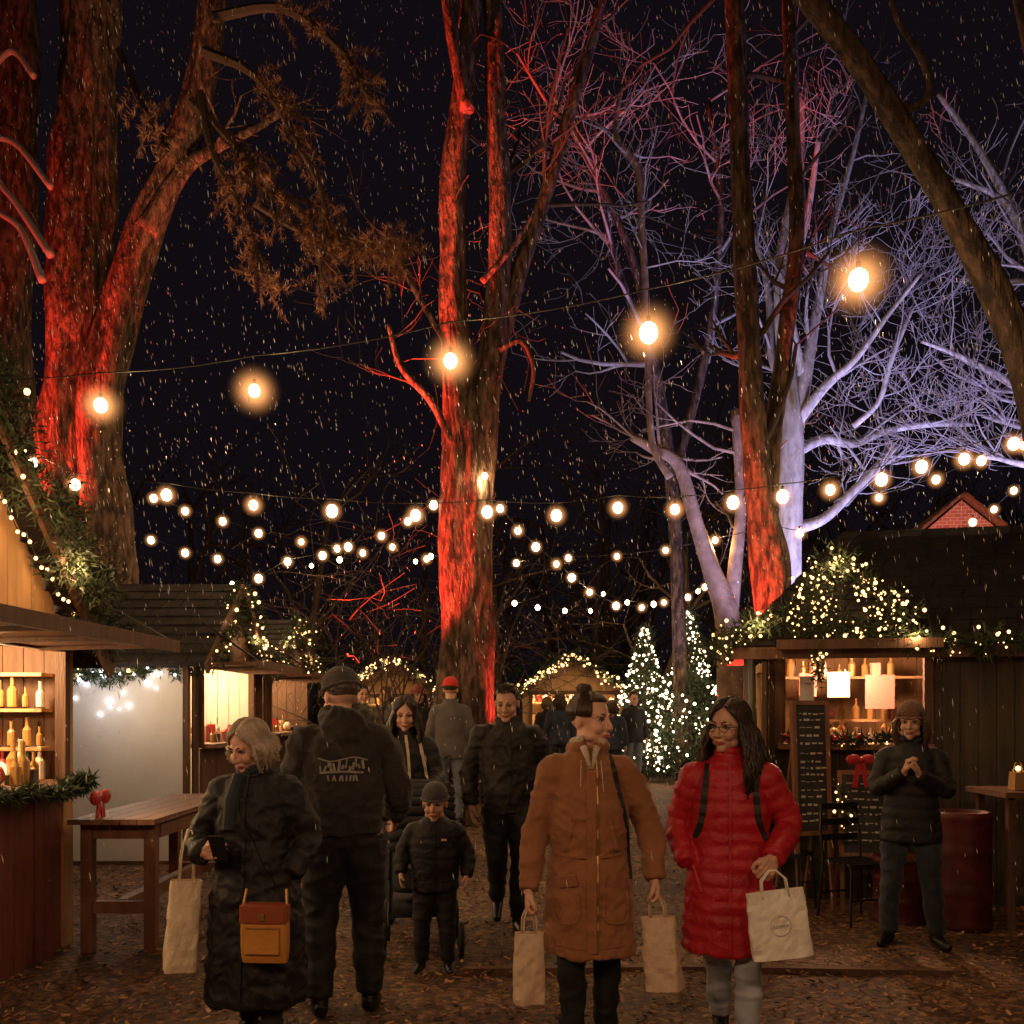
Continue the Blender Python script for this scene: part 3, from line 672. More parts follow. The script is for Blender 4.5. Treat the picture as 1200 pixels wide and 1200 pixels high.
string('string_lights',[(1030,583),(1097,562),(1150,540),(1200,522)],12,10.5,.046,.04,10,3,.14)
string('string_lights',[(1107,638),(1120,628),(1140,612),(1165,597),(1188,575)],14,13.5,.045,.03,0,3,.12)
root=empty('string_lights');mb=MB();pts=[]  # unseen string above the camera, added to front-light the people
for i in range(6):
    c=Vector((-4.2+1.68*i,-.2+.15*i,3.6-.12*math.sin(i/5*math.pi)));mb.ell(c,.05,0,12,8);pts.append(c+Vector((0,0,.15)));mb.tube([c,c+Vector((0,0,.15))],.004,5,1)
    lamp('bulb_lamp',c-Vector((0,0,.1)),(120,110,60,70,60,60)[i],(1,.58,.30),.08,root)
mb.tube(pts,.006,5,1);mb.obj('bulbs_and_cable',[M_bulb,M_cable],root,True)

def flood(loc,tgt,power,col,ang,name='floodlight'):
    root=empty(name,loc);mb=MB();mb.box((0,0,-.1),(.22,.12,.16));mb.prism((0,0,-.2),(0,0,-.4),.03,.03);mb.obj('housing',M_black,root)
    l=lamp('lamp',(0,0,.02),power,col,.06,root,'SPOT',None,ang);l.rotation_euler=(Vector(tgt)-Vector(loc)).to_track_quat('-Z','Y').to_euler()
RED=(1,.055,.03);VIO=(.52,.47,1)
flood((-7.6,11.6,2.2),(-6.2,13,5.2),7000,RED,36)
flood((-6.0,11.6,3.2),(-5.3,12.7,8.0),1800,RED,30)
flood((-7.4,11.0,3.0),(-7.8,12.2,8.5),1500,RED,46)
flood((-2.7,11.5,.5),(-.78,12.5,4.6),9000,RED,34)
flood((-2.5,11.4,.5),(-.82,12.5,8.4),26000,RED,15)
flood((.2,12.3,.45),(-.5,12.6,3.4),1200,RED,30)
flood((2.3,10.5,.4),(3.1,11.3,4.2),6500,RED,20)
flood((3.7,11.6,.4),(4.3,14,4.8),2900,VIO,50)
flood((6.4,12.6,.4),(5.0,14,5.0),1300,VIO,75)
flood((8.2,11.4,3.4),(7.0,13,7),800,VIO,85)
flood((2.8,15.5,.6),(2.6,16.5,8),600,(.55,.48,1),65)
flood((4.6,6.9,.5),(4.0,6.2,3.9),90,(1,.12,.06),30)
flood((7.0,14.4,2.6),(7.8,16.5,4.7),650,(1,.30,.24),50)
flood((-3.9,8.9,3.0),(-2.9,11.0,7.4),1500,(1,.46,.22),58)  # warm spot and housing added only to brighten the pine foliage

# ------------------------------------------------------------------ sleet
mb=MB();rn=random.Random(77)
for i in range(11000):
    y=4+11*rn.random()**.8;x=rn.uniform(-.6,.6)*y;z=1.61+rn.uniform(-.2,.8)*y
    if z<.3: continue
    if z<2.2 and rn.random()<.5: continue
    l=rn.uniform(.010,.026);wd=rn.uniform(.0008,.0018)*(1+.09*y);s=rn.uniform(-.28,-.02)
    c=Vector((x,y,z));a=Vector((s*l,0,l))
    mb.add([c-a,c+Vector((wd,0,0)),c+Vector((0,wd,0)),c-Vector((wd,0,0)),c-Vector((0,wd,0)),c+a],[(0,2,1),(0,3,2),(0,4,3),(0,1,4),(5,1,2),(5,2,3),(5,3,4),(5,4,1)])
mb.obj('falling_sleet',mat('sleet',(.85,.85,.85),.3))

# ------------------------------------------------------------------ people
def yaw_pitch(yaw,pitch,roll=0): return Matrix.Rotation(math.radians(yaw),4,'Z')@Matrix.Rotation(math.radians(roll),4,'Y')@Matrix.Rotation(math.radians(pitch),4,'X')
def hand(root,wr,A,B,C,mt,curl=35,sc_=1.0,name='hand',thumb=1):
    A=Vector(A).normalized();B=Vector(B);B=(B-A*B.dot(A)).normalized();C=A.cross(B)*(1 if Vector(C).dot(A.cross(B))>0 else -1);W=Vector(wr)
    def Q(a,b_,c): return W+(A*a+B*b_+C*c)*sc_
    mb=MB()
    mb.tube([Q(-.03,0,0),Q(.0,0,0),Q(.02,0,0)],[.025*sc_,.024*sc_,.026*sc_],10,0,.8)
    for i,(b_,ln_,al) in enumerate(((.033,.066,.086),(.011,.075,.09),(-.011,.07,.087),(-.032,.055,.08))):
        mb.tube([Q(0,b_*.5,0),Q(al*.5,b_*.85,-.002),Q(al,b_,0)],[.015*sc_,.0155*sc_,.0125*sc_],8)
        p=Vector((al,b_,0));ang=math.radians(curl*.6);pts=[Q(*p)]
        for j,fr in enumerate((.46,.3,.24)):
            p=p+Vector((math.cos(ang),0,math.sin(ang)))*ln_*fr;pts.append(Q(*p));ang+=math.radians(curl*(1.0+.06*i))
        mb.tube(pts,[.0105*sc_,.0098*sc_,.009*sc_,.0075*sc_],8)
    mb.tube([Q(.02,.02,.004),Q(.045,.045,.014),Q(.072,.053,.026),Q(.094,.046,.04)],[.016*sc_,.0135*sc_,.0115*sc_,.009*sc_],8)
    ob=mb.obj(name,mt,root);remesh(ob,.0042,2);return ob
def head(root,M,skin,fem=True,hs=1.0,detail=True):
    mb=MB()
    mb.ell((0,.016,.03),(.074,.093,.086),0,24,16)
    mb.ell((0,-.018,-.03),(.058 if fem else .063,.07,.083),0,20,14)
    mb.ell((0,-.06,-.092),(.024 if fem else .03,.024,.022),0,12,8)
    for s in(-1,1):
        mb.ell((s*.034,-.064,-.03),(.025,.024,.027),0,12,8)
        mb.ell((s*.03,-.078,.022),(.026,.012,.009),0,12,8)
        mb.ell((s*.076,.012,-.005),(.009,.018,.031),0,10,8)
        mb.ell((s*.046,-.02,-.07),(.018,.032,.02),0,10,8)
        mb.ell((s*.009,-.1,-.034),(.008,.009,.007),0,8,6)
    mb.tube([(0,-.082,.018),(0,-.093,0),(0,-.104,-.02),(0,-.108,-.032),(0,-.092,-.04)],[.008,.0085,.010,.011,.007],10)
    mb.ell((0,-.083,-.063),(.022,.012,.012),0,12,8)
    mb.tube([(0,.03,-.21),(0,.02,-.12),(0,.015,-.05)],[.056,.05,.05],16)
    def dsp(c,n):
        q=c.copy()
        for s in(-1,1):
            dd=((c.x-s*.031)/.017)**2+((c.z-.003)/.011)**2
            if c.y<-.04: q.y+=.009*math.exp(-dd)
        if c.y<-.06:
            q.y+=.003*math.exp(-((c.z+.0625)/.0028)**2-(c.x/.02)**2)
        return q
    ob=mb.obj('head',skin,root);remesh(ob,.0055,2,dsp)
    ob.matrix_local=M
    mb=MB()
    for s in(-1,1):
        mb.ell((s*.031,-.067,.002),(.0135,.0125,.0105),0,12,8)
        mb.ell((s*.031,-.0745,.002),(.007,.0055,.007),1,10,7)
        mb.tube([(s*.016,-.079,.004),(s*.024,-.083,.0095),(s*.036,-.081,.010),(s*.047,-.073,.003)],.0026,5,2)
        mb.tube([(s*.014,-.087,.023),(s*.03,-.088,.03),(s*.048,-.077,.024)],[.003,.0035,.002],5,2)
    mb.tube([(-.023,-.084,-.063),(-.01,-.0935,-.060),(0,-.094,-.061),(.01,-.0935,-.060),(.023,-.084,-.063)],[.002,.0042,.004,.0042,.002],6,3)
    mb.tube([(-.02,-.085,-.066),(0,-.0945,-.069),(.02,-.085,-.066)],[.002,.0055,.002],6,3)
    mb.obj('face_features',[M_eye,M_iris,M_brow,M_lip],root,True,M)
def hairdo(root,M,style,col,length=.2,open_=62,seed=0,col2=None,n=260,bias=0):
    rnd=random.Random(seed);m=mat('hair_'+style,col,.45,col2 or tuple(c*1.6 for c in col),30,.5,60,(1,1,.15));mb=MB()
    C=Vector((0,.018,.034));rx,ry,rz=.083,.101,.094
    if style=='short':
        mb.ell((0,.03,.045),(.08,.092,.082),0,20,14)
        for k in range(420):
            th=rnd.uniform(.05,1.75);ph=rnd.uniform(0,6.283);dv=Vector((math.sin(th)*math.sin(ph),-math.sin(th)*math.cos(ph),math.cos(th)))
            if dv.y<-.35 and dv.z<.52: continue
            if dv.z<-.1 and abs(dv.x)>.3 and dv.y<.2: continue
            p=C+Vector((dv.x*rx*.98,dv.y*ry*.98,dv.z*rz*.98));q=p+Vector((dv.x*.004,-.012+dv.y*.01,dv.z*.012-.006))
            mb.tube([p,q],[.008,.003],4)
        mb.obj('hair',m,root,True,M);return
    mb.ell((0,.03,.044),(.079,.09,.083),0,20,14)
    op=math.radians(open_)
    for k in range(n):
        if style=='bun':
            st=rnd.uniform(-2.9,2.9);th=1.0 if abs(st)<.9 else 1.75
            pts=[]
            B=Vector((0,.045,.13))
            for j in range(6):
                t_=j/5;thh=th*(1-t_)+.25*t_
                dv=Vector((math.sin(thh)*math.sin(st*(1-.1*t_)),-math.sin(thh)*math.cos(st*(1-.1*t_)),math.cos(thh)))
                p=C+Vector((dv.x*rx,dv.y*ry,dv.z*rz));p=p.lerp(B,t_**2.5);pts.append(p)
            mb.tube(pts,[.004,.007,.008,.008,.007,.005],5);continue
        u=rnd.uniform(-1,1);fr=1-abs(u)
        sg=1 if u>0 else -1;pe=(op+(math.pi-op)*fr)*sg
        a0=.80-2.0*fr+rnd.gauss(0,.06)
        S=Vector((sg*.06+.08,-math.sin(a0),math.cos(a0))).normalized();E=Vector((math.sin(pe),-math.cos(pe),-.12)).normalized()
        om=math.acos(max(-1,min(1,S.dot(E))));N=6;pts=[];k2=1+rnd.gauss(0,.014)
        for j in range(N):
            t_=j/(N-1)
            dv=(S*math.sin((1-t_)*om)+E*math.sin(t_*om))/math.sin(om) if om>1e-3 else S
            pts.append(C+Vector((dv.x*rx*k2,dv.y*ry*k2,dv.z*rz*k2)))
        last=pts[-1];L=length*rnd.uniform(.8,1.1);wav=rnd.uniform(0,6);outd=Vector((math.sin(pe),-math.cos(pe),0))
        for j in range(1,7):
            t_=j/6;o=.02*math.sin(math.pi*min(1,t_*1.2)) if length<.25 else .045*math.sin(t_*2.2)
            pts.append(last+Vector((0,0,-L*t_))+outd*(o+.012*math.sin(wav+t_*10))+Vector((rnd.gauss(0,.004)+bias*t_*.06,rnd.gauss(0,.004)-(.05*t_ if (abs(pe)<1.9 and length>.25) else 0),0)))
        mb.tube(pts,[.005,.009,.0095,.0095,.0095,.0095,.0095,.009,.0085,.008,.006,.003],5)
    if style=='bun':
        for k in range(40):
            a=rnd.uniform(0,6.28);b_=rnd.uniform(-1,1);pts=[Vector((0,.045,.135))+Vector((math.cos(a+j*.5)*.03*math.cos(b_),math.sin(a+j*.5)*.03*math.cos(b_),.024*math.sin(b_))) for j in range(5)]
            mb.tube(pts,.008,5)
    mb.obj('hair',m,root,True,M)
def beanie(root,M,mt):
    mb=MB();mb.ell((0,.018,.058),(.087,.105,.09),0,24,14)
    ob=mb.obj('beanie',mt,root,True)
    for v in ob.data.vertices:
        if v.co.z<.03: v.co.z=.03+(v.co.z-.03)*.15; 
    ob.matrix_local=M
    mb=MB();pts=[]
    for k in range(33):
        a=2*math.pi*k/32;pts.append((.083*math.sin(a),.016-.1*math.cos(a),.036-.008*math.cos(a)))
    mb.tube(pts,[.016]*33,8,0,.55);mb.obj('beanie_cuff',mt,root,True,M)
def person(name,X,Y,rot,H,c):
    k=H/1.7;root=empty(name,(X,Y,gz(Y)),math.radians(rot),k)
    rnd=random.Random(int(X*50)+len(name));vox=c.get('vox',.011)
    hem=c['hem'];A=c.get('wide',1.0)
    base=[(1.47,.058,.062,.012),(1.44,.07,.072,.012),(1.415,.098,.085,.012),(1.385,.135,.1,.012),(1.35,.158,.112,.01),(1.28,.17,.122,.005),(1.18,.175,.13,0),(1.05,.168,.125,0),(.92,.182,.135,.0),(.8,.195,.145,.0),(.6,.205,.155,0),(.3,.22,.17,0),(0,.225,.175,0)]
    if 'prof' in c: base=c['prof']
    zs0=[b_[0] for b_ in base][::-1];gx=lambda z,i:float(np.interp(z,zs0,[b_[i] for b_ in base][::-1]))
    qu=c.get('quilt',0);qp=c.get('qp',.085)
    secs=[(hem+.10,0,0,gx(hem,1)*A*.8,gx(hem,2)*A*.8),(hem,0,0,gx(hem,1)*A*.9,gx(hem,2)*A*.9)]
    z=hem
    while z<1.465:
        o=qu*(abs(math.sin(math.pi*(z-hem)/qp))**.55) if z<1.38 else 0
        secs.append((z,0,gx(z,3),gx(z,1)*A+o,gx(z,2)*A+o));z+=.012
    mb=MB();mb.loft(secs,36,2.2)
    wr={}
    for sg,key in((-1,'R'),(1,'L')):
        sh,el,wt=c.get('arm'+key,[(sg*.162,0,1.335),(sg*.235,.02,1.09),(sg*.235,-.06,.87)])
        sh,el,wt=Vector(sh),Vector(el),Vector(wt)
        u=(el-sh).normalized();f=(wt-el).normalized()
        cp=[Vector((sg*.085,sh.y+.005,1.352)),sh,sh.lerp(el,.5),el-u*.04,el+f*.04,el.lerp(wt,.55),wt]
        rs_=c.get('armr',1.0)
        p_,r_=resample(cp,[.062,.066*rs_,.060*rs_,.054*rs_,.053*rs_,.049*rs_,.042*rs_],60)
        if qu:
            acc=0;q=[]
            for i in range(len(p_)):
                if i:acc+=(p_[i]-p_[i-1]).length
                q.append(r_[i]+(qu*.9*abs(math.sin(math.pi*acc/(qp*.95)))**.55-.4*qu if i>8 else 0))
            r_=q
        mb.tube(p_,r_,18);wr[key]=(wt,f)
    col=c.get('collar','stand')
    def ring(rx,ry,cy,z,r,a0=0,a1=360,n=24,tilt=0):
        pts=[]
        for i in range(n+1):
            a=math.radians(a0+(a1-a0)*i/n);pts.append((rx*math.sin(a),cy-ry*math.cos(a),z-tilt*math.cos(a)))
        mb.tube(pts,r,10)
    if col=='stand': ring(.06,.06,.014,1.46,.02)
    if col=='hood': ring(.082,.08,.02,1.47,.036,35,325,24,-.03);mb.ell((0,.11,1.42),(.1,.06,.1),0,16,10)
    if col=='hoodfront': ring(.072,.072,.015,1.455,.026,20,340,24,-.01);mb.ell((0,.105,1.38),(.1,.05,.085),0,16,10)
    fold=c.get('fold',.007);sd=rnd.uniform(0,50)
    def dsp(co_,n):
        x,y,z=co_
        a=noise.noise(Vector((x*5+sd,y*5,z*9)));b_=noise.noise(Vector((x*14+sd,y*14,z*5)));
        vf=noise.noise(Vector((math.atan2(y,x)*2.2+sd,z*.8,0)))
        cr=1-abs(noise.noise(Vector((x*7+sd+z*4,y*7,z*10-x*5))))*3
        cr2=1-abs(noise.noise(Vector((x*13-z*7+sd,y*12,z*15+x*9))))*4
        low=max(0,min(1,(1.0-z)/.5)) if abs(x)<.3 else 0
        return co_+n*(fold*(a*.9+b_*.4+max(0,cr)*.9+max(0,cr2)*.55)+low*fold*2.2*vf)
    coat=mb.obj('coat',c['coatm'],root);remesh(coat,vox,2 if qu else 3,dsp)
    bvh=BVHTree.FromPolygons([v.co for v in coat.data.vertices],[p.vertices[:] for p in coat.data.polygons])
    def ribbon(mbx,pts,w_,th=.006,m=0,back=False,n=24,off=.003):
        q=[]
        p_,_=resample([Vector((a,0,b_)) for a,b_ in pts],[1]*len(pts),n)
        for p in p_:
            o=Vector((p.x,2 if back else -2,p.z));h=bvh.ray_cast(o,Vector((0,-1 if back else 1,0)))
            if h[0] is not None and abs(h[0].y)<.6:q.append(h[0]+Vector((0,off if back else -off,0)))
        if len(q)>2:
            vs=[];fs=[]
            for i,p in enumerate(q):
                t_=(q[min(i+1,len(q)-1)]-q[max(i-1,0)]).normalized();s=t_.cross(Vector((0,1,0)));s=s.normalized() if s.length>1e-5 else Vector((1,0,0))
                yy=Vector((0,th if back else -th,0))
                vs+= [p-s*w_/2-yy,p+s*w_/2-yy,p+s*w_/2+yy,p-s*w_/2+yy]
                if i: 
                    a=4*(i-1)
                    for e1,e2 in((0,1),(1,2),(2,3),(3,0)): fs.append((a+e1,a+e2,a+4+e2,a+4+e1))
            mbx.add(vs,fs,m)
    mb=MB();lg=c.get('legs',{});lr=c.get('legr',1.0)
    mb.loft([(.78,0,0,.09,.08),(.83,0,0,.15,.11),(.9,0,0,.165,.12),(1.0,0,0,.155,.115)],24,2.2)
    sh_=MB()
    for sg,key in((-1,'R'),(1,'L')):
        hp,kn,an,fd=lg.get(key,[(sg*.09,0,.86),(sg*.1,-.015,.48),(sg*.1,.02,.1),sg*8])
        hp,kn,an=Vector(hp),Vector(kn),Vector(an)
        p_,r_=resample([hp,hp.lerp(kn,.5),kn,kn.lerp(an,.45),an],[.092*lr,.08*lr,.064*lr,.06*lr,.052*lr],30)
        mb.tube(p_,r_,18)
        a=math.radians(fd);D=Vector((math.sin(a),-math.cos(a),0));t_=c.get('toe',{}).get(key,0)
        F0=an-D*.055+Vector((0,0,-.055));mk=[F0,an+Vector((0,0,-.05)),an+D*.07+Vector((0,0,-.062-t_*.3)),an+D*.14+Vector((0,0,-.07-t_)),an+D*.18+Vector((0,0,-.072-t_))]
        sh_.tube(mk,[.032,.043,.038,.033,.02],12);sh_.tube([an+Vector((0,0,.06)),an+Vector((0,0,-.04))],[.045,.044],12)
    def dl(co_,n):
        return co_+n*.009*(noise.noise(Vector((co_.x*9+sd,co_.y*9,co_.z*13)))+1.0*max(0,1-3*abs(noise.noise(Vector((co_.x*6,co_.y*6+sd,co_.z*11))))))
    remesh(mb.obj('trousers',c['legm'],root),vox,2,dl)
    remesh(sh_.obj('shoes',c.get('shoem',M_black),root),.009,2)
    yaw,pitch,roll=c.get('look',(0,0,0));hs=c.get('hs',1.07)
    piv=Vector((0,.012,1.462));M=Matrix.Translation(piv+Vector(c.get('hoff',(0,0,0))))@yaw_pitch(yaw,pitch,roll)@Matrix.Translation(Vector((0,-.012,.112*hs)))@Matrix.Scale(hs,4)
    head(root,M,c.get('skin',M_skin),c.get('fem',True))
    if c.get('hair'): hairdo(root,M,*c['hair'][:1],**c['hair'][1])
    if c.get('beanie'): beanie(root,M,c['beanie'])
    for sg,key in((-1,'R'),(1,'L')):
        hd=c.get('hand'+key,'relax')
        if hd is None: continue
        wt,f=wr[key]
        if hd=='relax': hand(root,wt,f,(0,-1,0),(-sg,0,0),c.get('handm',c.get('skin',M_skin)),28,1.0,'hand')
        elif hd=='grip': hand(root,wt,(f+Vector((0,0,-.6))).normalized(),(0,-1,0),(-sg,0,0),c.get('handm',c.get('skin',M_skin)),78,1.0,'hand')
        else: hand(root,wt,*hd,c.get('handm',c.get('skin',M_skin)),c.get('curl',40),1.0,'hand')
    return root,ribbon,wr
def bag(parent,name,c,w_,dp,h,mt,rot=0,roll=0,handle=.14,seed=0,hm=None,print_=False):
    root=empty(name,c,math.radians(rot),1,parent);root.rotation_euler=(0,math.radians(roll),math.radians(rot));mb=MB()
    secs=[]
    for i in range(13):
        t_=i/12;secs.append((-h+h*t_,0,0,w_/2*(1-.05*t_),dp/2*(1.0-.45*t_**2)))
    secs+= [(0,0,0,w_/2*.93,dp/2*.5),(-h*.3,0,0,w_/2*.9,dp/2*.5)]
    mb.loft(secs,40,5)
    for i,v in enumerate(mb.v):
        p=Vector(v);n=noise.noise(p*14+Vector((seed,0,0)))*.014+noise.noise(p*35+Vector((seed,0,0)))*.008;mb.v[i]=(p.x+n*.7,p.y+n,p.z)
    mb.obj('bag_body',mt,root,False)
    mb=MB()
    for s in(-1,1): mb.tube([(-w_*.22,s*dp*.2,-.03),(-w_*.2,s*dp*.2,handle*.55),(-w_*.06,s*dp*.08,handle),(w_*.06,s*dp*.08,handle),(w_*.2,s*dp*.2,handle*.55),(w_*.22,s*dp*.2,-.03)],.0045,6)
    mb.obj('handles',hm or mt,root,True)
    if print_:
        mb=MB();pts=[(.045*math.cos(a*.3),-dp*.5-.004,-h*.5+.045*math.sin(a*.3)) for a in range(22)];mb.tube(pts,.0014,4)
        for i in range(6): mb.box((-.03+.012*i,-dp*.5-.003,-h*.5),(.006,.004,.010))
        mb.obj('printed_logo',mat('grey_ink',(.5,.44,.4),.8),root)
    return root
def cloth(n,c,c2=None,rough=.8,b=.3,bs=220,sheen=.15): return mat(n,c,rough,c2 or tuple(x*1.4 for x in c),7,b,bs,sheen=sheen)
M_kraft=mat('kraft_paper',(.58,.42,.29),.75,(.66,.5,.36),6,.4,25)
M_wbag=mat('white_paper',(.78,.73,.66),.7,(.82,.78,.7),5,.25,18)
M_cotton=mat('cream_cotton',(.62,.5,.36),.85,(.7,.57,.42),9,.3,60)
M_blk=cloth('black_fabric',(.008,.008,.010),(.013,.013,.016),.7,sheen=.03)
M_blkp=cloth('black_nylon',(.006,.0055,.007),(.011,.010,.012),.55,sheen=0)
M_parka=cloth('camel_parka',(.25,.10,.042),(.31,.13,.055),.8)
M_redp=cloth('red_nylon',(.36,.009,.018),(.46,.014,.026),.5,.2,90,sheen=0)
M_jean=cloth('light_denim',(.36,.40,.45),(.46,.5,.56),.85)
M_jeand=cloth('dark_denim',(.02,.025,.04),(.035,.043,.06),.85)
M_hood=cloth('charcoal_hoodie',(.022,.019,.018),(.036,.031,.029),.9)
M_fleece=mat('fleece_lining',(.6,.47,.33),.95,(.74,.6,.44),60,1,140,sheen=.5)
M_strap=mat('strap_webbing',(.012,.012,.012),.6)
M_zip=mat('zip_metal',(.5,.32,.12),.35,metal=.8)

pr=[(1.47,.06,.065,.012),(1.44,.074,.076,.012),(1.415,.1,.09,.012),(1.385,.136,.105,.012),(1.35,.158,.118,.01),(1.28,.172,.13,.005),(1.18,.182,.14,-.005),(1.06,.18,.14,-.005),(.98,.172,.138,0),(.9,.19,.15,.0),(.7,.205,.165,.0),(.5,.215,.175,0),(0,.22,.18,0)]
root,rib,wr=person('woman_in_camel_parka',.356,4.35,0,1.68,dict(prof=pr,hem=.50,coatm=M_parka,legm=M_blk,vox=.009,fold=.010,armr=1.1,collar='hoodfront',
  armR=[(-.165,0,1.33),(-.25,.02,1.06),(-.282,-.07,.80)],armL=[(.165,0,1.33),(.29,.03,1.08),(.30,-.06,.85)],handR='grip',handL='grip',look=(48,2,0),hair=('bun',dict(col=(.03,.016,.01),seed=2,n=320)),
  legs={'R':[(-.085,0,.86),(-.08,-.05,.48),(-.075,.02,.1),-6],'L':[(.085,0,.86),(.09,.03,.48),(.09,.12,.12),6]}))
mb=MB();rib(mb,[(0,1.40),(0,1.1),(0,.8),(0,.53)],.045,.004,0);rib(mb,[(.027,1.40),(.028,1.1),(.028,.8),(.028,.53)],.006,.006,1)
for s in(-1,1):
    rib(mb,[(s*.07,.86),(s*.16,.84)],.05,.006,0);rib(mb,[(s*.06,.80),(s*.065,.68),(s*.16,.67),(s*.165,.80)],.008,.005,0,n=30);rib(mb,[(s*.08,1.14),(s*.12,.98)],.018,.005,0)
rib(mb,[(-.17,.975),(-.1,.965),(0,.962),(.1,.965),(.17,.975)],.014,.005,0);rib(mb,[(-.16,.56),(0,.55),(.16,.56)],.008,.002,0)
mb.obj('placket_and_pockets',[M_parka,M_zip],root)
mb=MB();pts=[]
for i in range(23):
    a=math.radians(28+304*i/22);pts.append((.07*math.sin(a),.012-.074*math.cos(a),1.478+.012*math.cos(a)))
mb.tube(pts,.022,10);mb.tube([(-.03,-.08,1.46),(-.018,-.1,1.42),(-.004,-.125,1.36)],[.018,.014,.006],8);mb.tube([(.03,-.08,1.46),(.02,-.1,1.42),(.006,-.125,1.36)],[.018,.014,.006],8)
mb.obj('fleece_collar',M_fleece,root,True)
mb=MB();rib(mb,[(.09,1.43),(.12,1.3),(.165,1.1),(.18,.95),(.185,.85)],.022,.005,0);mb.tube([(-.045,-.12,1.40),(-.05,-.15,1.28)],.003,5,1);mb.tube([(.045,-.12,1.40),(.055,-.15,1.26)],.003,5,1)
mb.obj('crossbody_strap',[M_strap,M_fleece],root)
bag(root,'paper_bag',wr['R'][0]+Vector((0,-.03,-.19)),.14,.1,.32,M_kraft,15,0,.12,1)
bag(root,'paper_bag',wr['L'][0]+Vector((.01,-.03,-.17)),.165,.11,.33,M_kraft,-20,-5,.1,2)
root,rib,wr=person('woman_in_red_coat',1.02,4.4,-12,1.65,dict(hem=.50,coatm=M_redp,legm=M_jean,vox=.009,fold=.006,quilt=.010,qp=.065,armr=1.1,wide=1.04,
  armR=[(-.165,0,1.33),(-.25,.05,1.09),(-.2,-.1,.93)],armL=[(.165,0,1.33),(.285,.03,1.11),(.19,-.20,.98)],handR=None,handL=((-.35,-.45,-.6),(-.7,-.5,0),(0,.5,-.8)),curl=75,look=(-30,5,3),
  hair=('long',dict(col=(.022,.012,.008),length=.30,open_=60,seed=5,n=420,bias=.5)),skin=M_skin2,
  legs={'R':[(-.085,0,.86),(-.06,.06,.48),(-.04,.22,.14),0],'L':[(.085,0,.86),(.09,-.05,.48),(.08,-.06,.1),4]}))
mb=MB();rib(mb,[(0,1.42),(0,1.1),(0,.8),(0,.52)],.012,.006,0);rib(mb,[(-.17,.92),(-.13,.8)],.01,.005,0);rib(mb,[(.17,.92),(.13,.8)],.01,.005,0)
for s in(-1,1): rib(mb,[(s*.1,1.42),(s*.115,1.3),(s*.13,1.15),(s*.16,1.05)],.03,.007,1)
mb.obj('zip_and_backpack_straps',[M_redp,M_strap],root)
mb=MB();mb.loft([(.98,0,.24,.12,.06),(1.05,0,.25,.15,.09),(1.3,0,.25,.14,.085),(1.38,0,.22,.1,.05)],24,3);mb.obj('backpack',M_blk,root,True)
hm=[o for o in root.children if o.name.startswith('face_features')][0].matrix_local.copy()
mb=MB()
for s in(-1,1):
    mb.tube([(s*.031+.021*math.cos(a*math.pi/8),-.098,.002+.017*math.sin(a*math.pi/8)) for a in range(17)],.0016,5)
    mb.tube([(s*.052,-.097,.006),(s*.07,-.06,.006),(s*.08,.01,.004)],.0016,5)
mb.tube([(-.01,-.1,.005),(0,-.103,.008),(.01,-.1,.005)],.0016,5);mb.obj('glasses',M_black,root,True,hm)
tc_=wr['L'][0]
bag(root,'white_carrier_bag',tc_+Vector((.0,-.10,-.13)),.27,.07,.30,M_wbag,12,-7,.09,3,None,True)
root,rib,wr=person('woman_with_orange_bag',-1.22,4.49,-8,1.56,dict(hem=.25,coatm=M_blkp,legm=M_blk,vox=.010,fold=.012,quilt=.005,qp=.12,armr=1.2,wide=1.18,collar='stand',
  armR=[(-.17,-.01,1.32),(-.32,-.03,1.07),(-.17,-.25,1.04)],armL=[(.17,0,1.33),(.27,.04,1.1),(.225,-.08,.92)],handL=None,handR=((.9,-.3,.25),(0,-.2,1),(0,1,.2)),curl=60,look=(-22,22,0),hoff=(0,-.02,-.005),hs=1.1,
  hair=('bob',dict(col=(.22,.165,.12),col2=(.48,.39,.3),length=.13,open_=56,seed=8,n=380)),
  legs={'R':[(-.085,0,.86),(-.09,.04,.48),(-.09,.12,.12),-5],'L':[(.085,0,.86),(.1,-.05,.48),(.1,-.05,.1),5]}))
mb=MB();rib(mb,[(0,1.42),(.0,1.1),(0,.8),(0,.3)],.014,.006,0)
pts=[(.078*math.sin(a),.0-.078*math.cos(a),1.45+.01*math.sin(3*a)) for a in [i*2*math.pi/20 for i in range(21)]];mb.tube(pts,.032,10,1);mb.tube([(-.05,-.1,1.42),(-.07,-.15,1.3),(-.08,-.16,1.15)],[.036,.04,.036],10,1)
rib(mb,[(-.12,1.42),(-.02,1.2),(.1,.95),(.17,.82)],.025,.005,2);mb.obj('scarf_zip_strap',[M_blkp,cloth('scarf',(.015,.022,.03)),M_strap],root)
mb=MB();mb.box((wr['R'][0].x+.1,wr['R'][0].y-.05,wr['R'][0].z+.035),(.075,.012,.15),0,Matrix.Rotation(.5,3,'X'));mb.obj('phone',M_black,root)
ob_=mat('ochre_leather',(.50,.21,.04),.5,(.58,.27,.055),8,.2,50);obt=mat('rust_leather',(.26,.06,.025),.5)
br=empty('crossbody_bag',(.15,-.25,.79),math.radians(4),1,root);mb=MB()
mb.loft([(-.275+.275*i/12,0,0,.118*(1-.06*abs(i/6-1)**3),.045*(1-.35*abs(i/6-1)**3)) for i in range(13)],32,4.5,0);mb.loft([(-.075,0,-.006,.122,.05),(.004,0,-.004,.122,.048),(.012,0,0,.11,.035)],32,4.5,1)
